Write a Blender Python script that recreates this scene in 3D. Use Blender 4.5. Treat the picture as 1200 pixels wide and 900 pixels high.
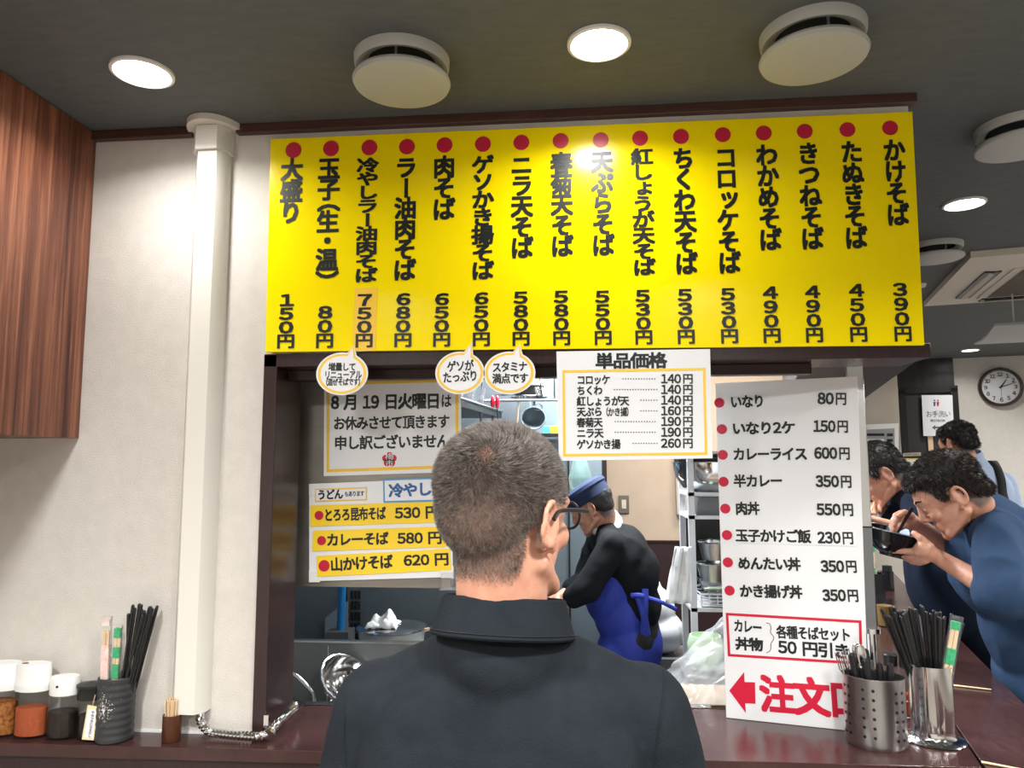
import bpy, math, random
import numpy as np
from mathutils import Vector, Matrix, noise as mnoise
from math import sin, cos, pi, radians as R
random.seed(7)
for o in list(bpy.data.objects): bpy.data.objects.remove(o)
scn = bpy.context.scene
COL = scn.collection

# ---------------------------------------------------------------- camera, world, exposure
E = 1.65          # eye height; floor is z = 0
CEIL = 2.57; CT = 0.96; W = 1.85
FPX = 850.0
def rotm(y, p, r):
    f = Vector((-sin(y)*cos(p), cos(y)*cos(p), sin(p))); rt = Vector((cos(y), sin(y), 0)); up = rt.cross(f)
    return rt*cos(r)+up*sin(r), up*cos(r)-rt*sin(r), f
CR, CU, CF = rotm(R(5.18583), R(5.98864), R(-0.16417))
cam = bpy.data.cameras.new('camera'); camo = bpy.data.objects.new('camera', cam); COL.objects.link(camo)
cam.sensor_width = 36; cam.lens = FPX/1200*36; cam.clip_start = 0.05
camo.matrix_world = Matrix(((CR.x, CU.x, -CF.x, 0), (CR.y, CU.y, -CF.y, 0), (CR.z, CU.z, -CF.z, E), (0, 0, 0, 1)))
scn.camera = camo
wd = bpy.data.worlds.new('world'); scn.world = wd; wd.use_nodes = True
wd.node_tree.nodes['Background'].inputs[0].default_value = (0.8, 0.9, 1, 1)
wd.node_tree.nodes['Background'].inputs[1].default_value = 0.25
scn.view_settings.view_transform = 'Standard'; scn.view_settings.look = 'None'
scn.view_settings.gamma = 1.0; scn.view_settings.exposure = 0.92
scn.view_settings.use_curve_mapping = False

def area(name, loc, size, power, color=(1, .97, .92), shape='DISK', sy=None, rot=(0, 0, 0)):
    l = bpy.data.lights.new(name, 'AREA'); l.shape = shape; l.size = size
    if sy: l.size_y = sy
    l.energy = power; l.color = color
    if shape == 'DISK': l.spread = R(150)
    o = bpy.data.objects.new(name, l); COL.objects.link(o); o.location = loc; o.rotation_euler = rot
    return o
KITCHEN_POWER = 70
LAMP_POWER = 2.7

# ---------------------------------------------------------------- helpers
def ray(px, py): return CF + CR*((px-600)/FPX) - CU*((py-450)/FPX)
def onY(px, py, Y):
    d = ray(px, py); d = d*(Y/d.y); return Vector((d.x, Y, d.z+E))
def onZ(px, py, z):
    d = ray(px, py); d = d*((z-E)/d.z); return Vector((d.x, d.y, z))
ANG = R(15)
D2 = Vector((sin(ANG), cos(ANG), 0)); U2 = Vector((cos(ANG), -sin(ANG), 0)); UP = Vector((0, 0, 1)); UX = Vector((1, 0, 0))
class Plane:
    def __init__(s, O, u, v):
        s.O = Vector(O); s.u = Vector(u).normalized(); s.v = Vector(v).normalized(); s.n = s.u.cross(s.v)   # n towards viewer
    def at(s, px, py):
        d = ray(px, py); C0 = Vector((0, 0, E)); t = (s.O-C0).dot(s.n)/d.dot(s.n); P = C0+d*t-s.O
        return Vector((P.dot(s.u), P.dot(s.v)))
    def W(s, a, b, h=0.0): return s.O+s.u*a+s.v*b+s.n*h

MATS = {}
def mat(name, col, rough=.5, metal=0, var=None, vs=8, bump=0, bs=60, stretch=(1, 1, 1), trans=0, ior=1.45, emit=0, coat=0, spec=None, sss=0, alpha=None, det=4):
    if name in MATS: return MATS[name]
    m = bpy.data.materials.new(name); m.use_nodes = True; nt = m.node_tree; b = nt.nodes['Principled BSDF']
    I = b.inputs
    I['Base Color'].default_value = (*col, 1); I['Roughness'].default_value = rough; I['Metallic'].default_value = metal
    I['Transmission Weight'].default_value = trans; I['IOR'].default_value = ior; I['Coat Weight'].default_value = coat
    if spec is not None: I['Specular IOR Level'].default_value = spec
    if sss: I['Subsurface Weight'].default_value = sss; I['Subsurface Radius'].default_value = (.01, .004, .002); I['Subsurface Scale'].default_value = 1
    if emit: I['Emission Color'].default_value = (*col, 1); I['Emission Strength'].default_value = emit
    if alpha is not None: I['Alpha'].default_value = alpha
    if var or bump:
        tc = nt.nodes.new('ShaderNodeTexCoord'); mp = nt.nodes.new('ShaderNodeMapping'); mp.inputs['Scale'].default_value = stretch
        nt.links.new(tc.outputs['Object'], mp.inputs['Vector'])
    if var:
        n = nt.nodes.new('ShaderNodeTexNoise'); n.inputs['Scale'].default_value = vs; n.inputs['Detail'].default_value = det; n.inputs['Roughness'].default_value = .65
        nt.links.new(mp.outputs[0], n.inputs['Vector'])
        r = nt.nodes.new('ShaderNodeValToRGB'); r.color_ramp.elements[0].position = .32; r.color_ramp.elements[1].position = .68
        r.color_ramp.elements[0].color = (*col, 1); r.color_ramp.elements[1].color = (*var, 1)
        nt.links.new(n.outputs['Fac'], r.inputs['Fac']); nt.links.new(r.outputs['Color'], I['Base Color'])
    if bump:
        n = nt.nodes.new('ShaderNodeTexNoise'); n.inputs['Scale'].default_value = bs; n.inputs['Detail'].default_value = 3
        nt.links.new(mp.outputs[0], n.inputs['Vector'])
        bp = nt.nodes.new('ShaderNodeBump'); bp.inputs['Strength'].default_value = bump; bp.inputs['Distance'].default_value = .002
        nt.links.new(n.outputs['Fac'], bp.inputs['Height']); nt.links.new(bp.outputs[0], I['Normal'])
    MATS[name] = m; return m

def tag(o, label=None, cat=None, group=None, kind=None):
    if label: o['label'] = label
    if cat: o['category'] = cat
    if group: o['group'] = group
    if kind: o['kind'] = kind
    return o
def thing(name, label, cat, loc, group=None):
    o = bpy.data.objects.new(name, None); COL.objects.link(o); o.location = loc; o.empty_display_size = .02
    return tag(o, label, cat, group)
def wloc(p):
    v = Vector((0, 0, 0))
    while p is not None: v = v+Vector(p.location); p = p.parent
    return v
def link_mesh(name, me, m, parent=None, origin=None):
    """mesh data is in world coordinates; moved to the origin given, or the parent's"""
    base = wloc(parent) if parent is not None else Vector((0, 0, 0))
    o = bpy.data.objects.new(name, me); COL.objects.link(o)
    org = Vector(origin) if origin is not None else base
    me.transform(Matrix.Translation(-org)); o.location = org-base
    if m is not None: me.materials.clear(); me.materials.append(m)
    if parent is not None: o.parent = parent
    return o
def ortho(d):
    d = Vector(d).normalized(); a = Vector((0, 0, 1)) if abs(d.z) < .95 else Vector((1, 0, 0))
    x = d.cross(a).normalized(); return x, d.cross(x).normalized()
class MB:
    def __init__(s): s.v = []; s.f = []; s.sm = []
    def add(s, vs, fs, smooth=False):
        b = len(s.v); s.v += [tuple(v) for v in vs]; s.f += [tuple(i+b for i in f) for f in fs]; s.sm += [smooth]*len(fs); return s
    def box(s, c, size, u=(1, 0, 0), v=(0, 1, 0), w=None):
        c = Vector(c); u = Vector(u).normalized(); v = Vector(v).normalized(); w = Vector(w) if w else u.cross(v)
        P = [c+u*(size[0]/2*i)+v*(size[1]/2*j)+w*(size[2]/2*k) for k in (-1, 1) for j in (-1, 1) for i in (-1, 1)]
        return s.add(P, [(0, 2, 3, 1), (4, 5, 7, 6), (0, 1, 5, 4), (2, 6, 7, 3), (0, 4, 6, 2), (1, 3, 7, 5)])
    def bb(s, x0, x1, y0, y1, z0, z1): return s.box(((x0+x1)/2, (y0+y1)/2, (z0+z1)/2), (abs(x1-x0), abs(y1-y0), abs(z1-z0)))
    def prism(s, pts, ext, smooth=False):
        """polygon of 3D points (counter-clockwise seen from +ext) extruded by vector ext"""
        n = len(pts); P = [Vector(p) for p in pts]; Q = [p+Vector(ext) for p in P]
        return s.add(P+Q, [tuple(range(n-1, -1, -1)), tuple(range(n, 2*n))]+[(i, (i+1) % n, n+(i+1) % n, n+i) for i in range(n)], smooth)
    def cyl(s, p0, p1, r0, r1=None, n=16, caps=True, smooth=True):
        r1 = r0 if r1 is None else r1; p0 = Vector(p0); p1 = Vector(p1); x, y = ortho(p1-p0)
        P = [p0+(x*cos(2*pi*i/n)+y*sin(2*pi*i/n))*r0 for i in range(n)]+[p1+(x*cos(2*pi*i/n)+y*sin(2*pi*i/n))*r1 for i in range(n)]
        s.add(P, [(i, n+i, n+(i+1) % n, (i+1) % n) for i in range(n)], smooth)
        if caps: s.add(P, [tuple(range(n)), tuple(range(2*n-1, n-1, -1))])
        return s
    def tube(s, path, r, n=8, closed=False):
        P = [Vector(p) for p in path]; m = len(P); vs = []; fs = []
        x = None
        for i in range(m):
            a = P[(i-1) % m] if (closed or i > 0) else P[i]; b = P[(i+1) % m] if (closed or i < m-1) else P[i]
            t = (b-a).normalized()
            if x is None: x, y = ortho(t)
            else:
                x = (x-t*x.dot(t)).normalized(); y = t.cross(x)
            rr = r[i] if isinstance(r, (list, tuple)) else r
            vs += [P[i]+(x*cos(2*pi*k/n)+t.cross(x)*sin(2*pi*k/n))*rr for k in range(n)]
        for i in range(m if closed else m-1):
            j = (i+1) % m
            fs += [(i*n+k, j*n+k, j*n+(k+1) % n, i*n+(k+1) % n)[::-1] for k in range(n)]
        s.add(vs, fs, True)
        if not closed: s.add(vs[:n]+vs[-n:], [tuple(range(n)), tuple(range(2*n-1, n-1, -1))])
        return s
    def lathe(s, prof, c, n=32, sx=1, sy=1, ang=0, M=None, smooth=True):
        """prof: list of (r, z); full surface of revolution about z at c"""
        c = Vector(c); vs = []; fs = []; m = len(prof)
        for (r, z) in prof:
            for k in range(n):
                a = 2*pi*k/n; p = Vector((r*cos(a)*sx, r*sin(a)*sy, z))
                if ang: p = Matrix.Rotation(ang, 3, 'Z') @ p
                if M is not None: p = M @ p
                vs.append(c+p)
        for i in range(m-1):
            fs += [(i*n+k, i*n+(k+1) % n, (i+1)*n+(k+1) % n, (i+1)*n+k) for k in range(n)]
        return s.add(vs, fs, smooth)
    def ell(s, c, r, M=None, nu=20, nv=12):
        c = Vector(c); vs = []; r = (r, r, r) if not hasattr(r, '__len__') else r
        for j in range(nv+1):
            th = pi*j/nv
            for i in range(nu):
                p = Vector((sin(th)*cos(2*pi*i/nu)*r[0], sin(th)*sin(2*pi*i/nu)*r[1], cos(th)*r[2]))
                vs.append(c+(M @ p if M is not None else p))
        fs = []
        for j in range(nv):
            for i in range(nu):
                a = j*nu+i; b = j*nu+(i+1) % nu; f = (a, a+nu, b+nu, b)
                fs.append(f)
        return s.add(vs, fs, True)
    def mesh(s, name):
        me = bpy.data.meshes.new(name); me.from_pydata(s.v, [], s.f)
        me.polygons.foreach_set('use_smooth', s.sm); me.validate(); me.update(); me.set_sharp_from_angle(angle=R(38)); return me
    def build(s, name, m, parent=None, origin=None, bevel=0, seg=2):
        me = s.mesh(name); o = link_mesh(name, me, m, parent, origin)
        if bevel:
            md = o.modifiers.new('b', 'BEVEL'); md.width = bevel; md.segments = seg; md.limit_method = 'ANGLE'; md.angle_limit = R(40)
            md.use_clamp_overlap = True
        return o
def struct(o): o['kind'] = 'structure'; return o
def copy_tree(o, parent=None):
    c = o.copy(); COL.objects.link(c); c.parent = parent
    for ch in list(o.children): copy_tree(ch, c)
    return c

# ---- lettering: glyph outlines of Blender's built-in font as flat print
GL = {}
def glyph(ch, bold):
    k = (ch, bold)
    if k in GL: return GL[k]
    cu = bpy.data.curves.new('g', 'FONT'); cu.body = ch; cu.offset = bold; cu.resolution_u = 2
    o = bpy.data.objects.new('g', cu); COL.objects.link(o)
    dg = bpy.context.evaluated_depsgraph_get(); dg.update()
    me = bpy.data.meshes.new_from_object(o.evaluated_get(dg))
    V = [(v.co.x, v.co.y) for v in me.vertices]; F = [tuple(p.vertices) for p in me.polygons]
    bpy.data.objects.remove(o); bpy.data.curves.remove(cu); bpy.data.meshes.remove(me)
    GL[k] = (V, F); return GL[k]
_rv = glyph('国', 0)[0]
_rx = [p[0] for p in _rv]; _ry = [p[1] for p in _rv]
GCX, GCY = (min(_rx)+max(_rx))/2, (min(_ry)+max(_ry))/2; GS = max(max(_rx)-min(_rx), max(_ry)-min(_ry))/.92   # em size
def full(ch): return chr(ord(ch)+0xFEE0) if '!' <= ch <= '~' else ch
def put(mb, pl, ch, a, b, sx, sy, ang=0, bold=.022, h=.0008, rot=False):
    """glyph cell centred at (a,b) of plane, cell sx by sy metres"""
    V, F = glyph(full(ch), 0); ca, sa = cos(ang), sin(ang)
    k = min(.037, bold*.85)*(.6 if len(V) > 170 else (.8 if len(V) > 110 else 1))
    for q, (ox, oy) in enumerate(((0, 0),) if bold == 0 else [(i*k, j*k) for i in (-1, 0, 1) for j in (-1, 0, 1)]):   # heavier weight: the outline printed nine times, slightly shifted
        vs = []
        for (x, y) in V:
            x = (x-GCX)/GS; y = (y-GCY)/GS
            if rot: x, y = y, -x
            x = (x+ox)*sx; y = (y+oy)*sy
            vs.append(pl.W(a+x*ca-y*sa, b+x*sa+y*ca, h+q*.00002))
        mb.add(vs, F)
def vtext(mb, pl, s, x, y0, y1, wpx, bold=.03):
    """vertical column between photo heights y0 (top) and y1, centred on photo x"""
    P0 = pl.at(x, y0); P1 = pl.at(x, y1); n = len(s); ww = (pl.at(x+wpx/2, (y0+y1)/2)-pl.at(x-wpx/2, (y0+y1)/2)).length
    weights = [.55 if c in '()' else (.8 if c == '・' else 1) for c in s]; T = sum(weights); acc = 0
    ch_h = abs(P0.y-P1.y)/T
    for c, w in zip(s, weights):
        t = (acc+w/2)/T; acc += w
        b = P0.y+(P1.y-P0.y)*t
        small = c in 'ょッっゃゅ'
        if c in '()': b += ch_h*.27*(1 if c == '(' else -1)
        put(mb, pl, c, P0.x+(ww*.1 if small else 0), b+(ch_h*.08 if small else 0), ww*(1.34 if c.isdigit() else 1.06), ch_h*1.06, bold=bold, rot=c in 'ー()')
ADV = lambda c: .6 if c in '0123456789' else (.45 if c in '()' else (.35 if c == ' ' else (.62 if c.isascii() else 1)))
def htext(mb, pl, s, x0, y0, x1, y1, hpx, bold=.03, h=.0008):
    P0 = pl.at(x0, y0); P1 = pl.at(x1, y1); L = (P1-P0).length; ang = math.atan2(P1.y-P0.y, P1.x-P0.x)
    hh = abs(pl.at(x0, y0-hpx/2).y-pl.at(x0, y0+hpx/2).y); T = sum(ADV(c) for c in s); acc = 0; em = L/T
    for c in s:
        w = ADV(c)
        if c != ' ':
            t = (acc+w/2)/T; q = P0+(P1-P0)*t
            put(mb, pl, c, q.x+(-.22*em if c == '(' else (.22*em if c == ')' else 0)), q.y, em*1.02*(.94 if c in '0123456789' else 1), hh*1.08, ang, bold, h)
        acc += w
def panel(mb, pl, corners, th=.002, h=0):
    """corners: photo points in order BL, BR, TR, TL; front face at height h+th above the plane"""
    P = [pl.at(*c) for c in corners]
    return mb.prism([pl.W(p.x, p.y, h) for p in P], pl.n*th)
def disc(mb, pl, px, py, rpx, h=.0006, n=28, th=.0004, ry=None):
    c = pl.at(px, py); r = (pl.at(px+rpx, py)-c).length; r2 = r if ry is None else (pl.at(px, py-ry)-c).length
    return mb.prism([pl.W(c.x+r*cos(2*pi*i/n), c.y+r2*sin(2*pi*i/n), h) for i in range(n)], pl.n*th)
def ringrect(mb, pl, corners, wpx, h=.0004, th=.0005):
    """rectangular border; corners BL, BR, TR, TL outer photo points"""
    P = [pl.at(*c) for c in corners]; c = sum(P, Vector((0, 0)))/4
    w = (pl.at(corners[0][0]+wpx, corners[0][1])-P[0]).length; Q = []
    for p in P:
        Q.append(Vector((p.x-math.copysign(w, p.x-c.x), p.y-math.copysign(w, p.y-c.y))))
    for i in range(4):
        j = (i+1) % 4; mb.prism([pl.W(P[i].x, P[i].y, h), pl.W(P[j].x, P[j].y, h), pl.W(Q[j].x, Q[j].y, h), pl.W(Q[i].x, Q[i].y, h)], pl.n*th)
    return mb

# ---- organic bodies: tapered capsules and ellipsoids fused by voxel remesh
def organic(name, prims, m, parent, voxel=.005, smooth=4, disp=None, origin=None):
    b = MB()
    for p in prims:
        if p[0] == 'c':
            _, a, c, r0, r1 = p; a = Vector(a); c = Vector(c)
            b.ell(a, r0, nu=18, nv=10); b.ell(c, r1, nu=18, nv=10); b.cyl(a, c, r0, r1, n=18, caps=True)
        else:
            b.ell(p[1], p[2], p[3] if len(p) > 3 else None, nu=28, nv=18)
    me = b.mesh(name); o = bpy.data.objects.new('tmp', me); COL.objects.link(o)
    md = o.modifiers.new('r', 'REMESH'); md.mode = 'VOXEL'; md.voxel_size = voxel; md.use_smooth_shade = True
    if smooth:
        s = o.modifiers.new('s', 'SMOOTH'); s.factor = .5; s.iterations = smooth
    dg = bpy.context.evaluated_depsgraph_get(); dg.update()
    out = bpy.data.meshes.new_from_object(o.evaluated_get(dg))
    bpy.data.objects.remove(o); bpy.data.meshes.remove(me)
    if disp:
        no = [v.normal.copy() for v in out.vertices]
        for v, nn in zip(out.vertices, no): v.co = v.co+nn*disp(v.co, nn)
        out.update()
    out.polygons.foreach_set('use_smooth', [True]*len(out.polygons))
    return link_mesh(name, out, m, parent, origin)
def wrinkle(amp, sc, stretch=(1, 1, 1), seed=0):
    st = Vector(stretch)
    def f(p, n):
        q = Vector((p.x*st.x, p.y*st.y, p.z*st.z))*sc+Vector((seed, seed*1.7, 0))
        return amp*(1-abs(mnoise.noise(q))*2.2)+amp*.4*mnoise.noise(q*2.3)
    return f
# ---------------------------------------------------------------- materials
m_wallpaper = mat('cream_wallpaper', (.60, .57, .525), .85, var=(.65, .615, .57), vs=25, bump=.8, bs=320)
m_ceiling = mat('grey_ceiling_paper', (.100, .110, .112), .75, var=(.122, .133, .135), vs=14, bump=.7, bs=260, stretch=(1, 3, 1))
m_trim = mat('dark_walnut_trim', (.055, .026, .02), .35, var=(.09, .042, .032), vs=9, stretch=(1, 14, 14))
m_frame = mat('dark_brown_frame', (.022, .010, .011), .3, var=(.034, .016, .016), vs=12, stretch=(8, 8, 1))
m_counter = mat('dark_rosewood_laminate', (.038, .015, .014), .16, var=(.060, .026, .024), vs=9, stretch=(1, 22, 1), bump=.1, bs=60)
m_counter2 = mat('dark_brown_laminate', (.036, .016, .015), .18, var=(.062, .029, .027), vs=9, stretch=(18, 2, 1), bump=.1, bs=60)
m_white = mat('white_paper', (.80, .81, .83), .35)
m_whitegloss = mat('white_gloss_sheet', (.80, .81, .83), .13, coat=.3)
m_plastic = mat('white_plastic', (.78, .78, .76), .35)
m_duct = mat('ivory_duct', (.72, .70, .64), .4)
m_yellow = mat('yellow_signboard', (.97, .765, .0), .17, spec=.45)
m_ink = mat('black_ink', (.012, .016, .017), .35)
m_red = mat('red_print', (.55, .015, .05), .35)
m_redc = mat('crimson_print', (.62, .01, .045), .35)
m_orange = mat('orange_yellow_print', (.88, .56, .05), .35)
m_ytag = mat('yellow_strip', (.95, .66, .03), .3)
m_tagorange = mat('orange_tag', (.93, .58, .05), .4)
m_blueprint = mat('blue_print', (.03, .12, .33), .4)
m_steel = mat('stainless_steel', (.52, .53, .53), .28, 1, bump=.15, bs=40, stretch=(1, 1, 12))
m_steel2 = mat('polished_steel', (.68, .68, .68), .12, 1)
m_darksteel = mat('dark_steel_panel', (.15, .185, .21), .34, .6, var=(.20, .235, .26), vs=3)
m_hood = mat('brushed_hood_steel', (.23, .215, .19), .38, .75, var=(.29, .27, .235), vs=3, stretch=(1, 1, 6))
m_greysteel = mat('grey_steel_panel', (.13, .14, .145), .45, .5, var=(.165, .17, .175), vs=4)
m_black = mat('black_plastic', (.012, .012, .013), .35)
m_lacquer = mat('black_lacquer', (.008, .008, .01), .12)
m_glass = mat('clear_glass', (.03, .035, .03), .04, alpha=.10, spec=1.0)
m_clearp = mat('clear_plastic', (.9, .93, .95), .12, trans=.92, ior=1.2, alpha=.55)
m_wood = mat('pale_chopstick_wood', (.72, .52, .31), .6, var=(.8, .6, .38), vs=30, stretch=(1, 1, .1))
m_tan = mat('tan_wall_paint', (.46, .35, .26), .8, var=(.50, .385, .29), vs=6)
m_maroon = mat('maroon_wainscot', (.03, .013, .014), .45)
m_pan = mat('satin_aluminium', (.42, .41, .38), .35, .55)
m_cardboard = mat('cardboard', (.27, .19, .12), .8, var=(.31, .215, .14), vs=10)
m_skin = mat('skin', (.56, .30, .205), .5, var=(.62, .345, .245), vs=30, sss=.15, bump=.1, bs=300)
m_cloth_white = mat('white_cloth', (.70, .71, .73), .8, bump=.5, bs=60)
m_bluepipe = mat('blue_plastic', (.01, .16, .42), .35)

# ---------------------------------------------------------------- room shell
LX = -1.62
b = MB(); b.bb(LX-.2, 4.9, -2.6, 8.2, -.1, 0); struct(b.build('floor', mat('grey_floor_vinyl', (.16, .14, .12), .5, var=(.2, .17, .15), vs=5)))
b = MB(); b.bb(LX-.2, 4.9, -2.6, 8.2, CEIL, CEIL+.1); struct(b.build('ceiling', m_ceiling))
b = MB(); b.bb(LX-.1, LX, -2.6, W, 0, CEIL); struct(b.build('wall_left', m_wallpaper))
b = MB(); b.bb(LX, 4.9, -2.6, -2.5, 0, CEIL); struct(b.build('wall_rear', m_wallpaper))
b = MB(); b.bb(4.8, 4.9, -2.5, 8.2, 0, CEIL); struct(b.build('wall_right', m_wallpaper))
b = MB()
b.bb(LX-.1, -.826, W, W+.15, 0, CEIL)
b.bb(-.826, .848, W, W+.15, CT+.97, CEIL)
b.bb(-.826, .70, W, W+.15, 0, CT-.05)
struct(b.build('wall_back', m_wallpaper))
# soffit box that runs back over the side counter
b = MB(); P = [Vector((.60, W+.15, 1.905)), Vector((.852+.04, W+.15, 1.905)), Vector((.852, W, 1.905))+D2*2.4, Vector((.58, W+.2, 1.905))+D2*2.2]
b.prism(P, (0, 0, CEIL-1.905)); struct(b.build('bulkhead', mat('dark_soffit', (.016, .015, .016), .5, var=(.03, .028, .029), vs=5)))
# crown trim with a break at the white duct
b = MB(); b.bb(-1.36, -1.05, W-.022, W, CEIL-.026, CEIL); struct(b.build('trim_1', m_trim, bevel=.002))
b = MB(); b.bb(-.925, .862, W-.022, W, CEIL-.026, CEIL); b.bb(.849, .862, W, W+.15, CEIL-.026, CEIL); struct(b.build('trim_2', m_trim, bevel=.002))
# opening frame: left jamb and lintel
b = MB(); b.bb(-.826, -.79, W-.014, W+.16, CT, 1.93); struct(b.build('trim_3', m_frame, bevel=.002))
b = MB(); b.bb(-.826, .86, W-.014, W+.16, 1.896, 1.931); b.bb(-.79, .60, W+.06, W+.10, 1.868, 1.896); struct(b.build('trim_4', m_frame, bevel=.002))
# baseboard strip where the wall meets the counter
b = MB(); b.bb(LX, -.83, W-.004, W, CT, CT+.006); struct(b.build('trim_5', m_white))

# far end of the shop
PF0 = onZ(1120, 420, CEIL); PF = Plane(PF0, U2, UP)
b = MB(); b.box(PF0+U2*.2-UP*(CEIL/2)+D2*.05, (3.3, .1, CEIL), U2, D2); struct(b.build('wall_far', m_wallpaper))
def ppt(pl, px, py): q = pl.at(px, py); return q
# dark door and transom
q0 = ppt(PF, 1053, 470); q1 = ppt(PF, 1121, 470); qt = ppt(PF, 1090, 456)
b = MB(); b.prism([PF.W(q0.x, -CEIL, 0), PF.W(q1.x, -CEIL, 0), PF.W(q1.x, qt.y, 0), PF.W(q0.x, qt.y, 0)], PF.n*.05)
door = struct(b.build('door_1', mat('dark_door', (.035, .03, .033), .5)))
b = MB()
for (a0, a1, z0, z1) in ((q0.x, q1.x, qt.y-.04, qt.y+.02), (q0.x, q0.x+.05, -CEIL, qt.y), (q1.x-.06, q1.x, -CEIL, qt.y)):
    b.prism([PF.W(a0, z0, .05), PF.W(a1, z0, .05), PF.W(a1, z1, .05), PF.W(a0, z1, .05)], PF.n*.03)
b.build('door_frame', m_black, door)
b = MB(); x = ppt(PF, 1089, 520).x; b.prism([PF.W(x-.02, -1.32, .05), PF.W(x+.02, -1.32, .05), PF.W(x+.02, qt.y-.38, .05), PF.W(x-.02, qt.y-.38, .05)], PF.n*.02)
b.build('door_edge', m_wood, door)
b = MB(); b.prism([PF.W(q0.x, qt.y+.02, 0), PF.W(q1.x-.02, qt.y+.02, 0), PF.W(q1.x-.02, -.0, 0), PF.W(q0.x, -.0, 0)], PF.n*.06)
struct(b.build('trim_6', mat('black_wood_transom', (.018, .018, .021), .3, var=(.035, .035, .04), vs=3, stretch=(6, 6, 1))))
# partition with the cream end wall left of the door
pc = Plane(PF0-D2*1.6, U2, UP)
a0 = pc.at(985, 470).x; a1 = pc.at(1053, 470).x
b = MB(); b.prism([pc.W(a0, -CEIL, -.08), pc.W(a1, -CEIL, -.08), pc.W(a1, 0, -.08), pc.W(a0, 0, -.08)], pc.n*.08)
struct(b.build('wall_partition', mat('mottled_cream_wall', (.62, .59, .52), .8, var=(.40, .35, .28), vs=1.6, det=2)))  # cream with broad random patches of brown

# kitchen shell
KY = 5.0
b = MB(); b.bb(.17, 1.62, KY, KY+.08, 1.11, CEIL); struct(b.build('wall_kitchen_back', m_tan))
b = MB(); b.bb(.17, 1.62, KY-.015, KY+.08, 0, 1.10); struct(b.build('wall_kitchen_wainscot', m_maroon))
b = MB(); b.bb(.17, 1.62, KY-.022, KY, 1.10, 1.115); struct(b.build('trim_7', m_frame))
b = MB(); b.bb(-2.4, .12, 4.55, 4.65, 0, CEIL); b.bb(.12, .17, 4.55, KY+.08, 0, CEIL); struct(b.build('wall_kitchen_steel', m_darksteel))
b = MB(); b.bb(.135, .172, 4.50, 4.55, 0, 2.3); struct(b.build('trim_8', m_frame))
b = MB(); b.bb(-2.5, -2.4, 2.0, 4.65, 0, CEIL); struct(b.build('wall_kitchen_left', m_darksteel))
b = MB(); b.bb(-2.5, -1.72, W, W+.15, 0, CEIL); struct(b.build('wall_kitchen_front', m_darksteel))
# low partition between kitchen and side counter (under the steel post line)
K0 = Vector((.735, 2.10, 0)); b = MB(); b.prism([K0, K0+U2*.04, K0+U2*.04+D2*2.6, K0+D2*2.6], (0, 0, CT-.05)); struct(b.build('wall_partition_low', m_frame))

# ---------------------------------------------------------------- counters
t = thing('service_counter', 'dark rosewood counter ledge along the serving window', 'counter', (-.3, 1.8, 0))
FA = [(LX, 1.742), (.895, 1.80), (.985, 2.138), (.77, 2.19), (.72, 2.07), (.37, 2.14), (-.79, 2.075), (-.79, W+.001), (-.83, W), (LX, W)]
b = MB(); b.prism([(x, y, CT-.03) for x, y in FA], (0, 0, .03)); b.build('countertop', m_counter, t, bevel=.0015)
b = MB(); b.prism([(LX, 1.752, CT-.13), (.88, 1.81, CT-.13), (.88, 1.835, CT-.13), (LX, 1.80, CT-.13)], (0, 0, .0995)); b.build('apron', m_frame, t)
b = MB(); b.bb(LX, .86, 1.815, W, 0, CT-.13); b.build('base_panel', m_frame, t)
t = thing('side_counter', 'dark brown side counter the diners eat at', 'counter', (1.3, 2.4, 0))
FB = [(.775, 1.30), (.99, 1.30), (1.93, 4.8), (1.45, 4.8), (.78, 2.19), (.989, 2.139)]
b = MB(); b.prism([(x, y, CT-.03) for x, y in FB], (0, 0, .0305)); b.build('countertop', m_counter2, t, bevel=.0015)
b = MB(); A0 = Vector((.83, 1.35, 0)); b.prism([A0, A0+U2*.12, A0+U2*.12+D2*3.3, A0+D2*3.3], (0, 0, CT-.031)); b.build('base_panel', m_frame, t)

# ---------------------------------------------------------------- hanging cabinet on the left
t = thing('wall_cabinet', 'red-brown wood-grain wall cabinet hanging in the top left corner', 'cabinet', (-1.5, 1.2, 1.71))
mw = bpy.data.materials.new('red_wood_grain'); mw.use_nodes = True; nt = mw.node_tree; bs = nt.nodes['Principled BSDF']
tc = nt.nodes.new('ShaderNodeTexCoord'); mp = nt.nodes.new('ShaderNodeMapping'); mp.inputs['Scale'].default_value = (16, 16, .45); nt.links.new(tc.outputs['Object'], mp.inputs[0])
n1 = nt.nodes.new('ShaderNodeTexNoise'); n1.inputs['Scale'].default_value = 2.6; n1.inputs['Detail'].default_value = 7; n1.inputs['Roughness'].default_value = .68; n1.inputs['Distortion'].default_value = .35; nt.links.new(mp.outputs[0], n1.inputs[0])
rp = nt.nodes.new('ShaderNodeValToRGB'); rp.color_ramp.elements[0].position = .36; rp.color_ramp.elements[0].color = (.05, .013, .009, 1); rp.color_ramp.elements[1].position = .63; rp.color_ramp.elements[1].color = (.30, .115, .060, 1)
e = rp.color_ramp.elements.new(.5); e.color = (.150, .050, .027, 1)
nt.links.new(n1.outputs['Fac'], rp.inputs[0]); nt.links.new(rp.outputs[0], bs.inputs['Base Color']); bs.inputs['Roughness'].default_value = .38
b = MB(); b.bb(LX+.002, -1.362, .55, W-.001, 1.712, CEIL-.001); b.build('body', mw, t)
b = MB(); b.bb(-1.361, -1.343, .56, 1.20, 1.712, CEIL-.003); b.build('door', mw, t, bevel=.001)
b = MB(); b.bb(-1.361, -1.343, 1.203, W-.001, 1.712, CEIL-.003); b.build('door', mw, t, bevel=.001)

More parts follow.
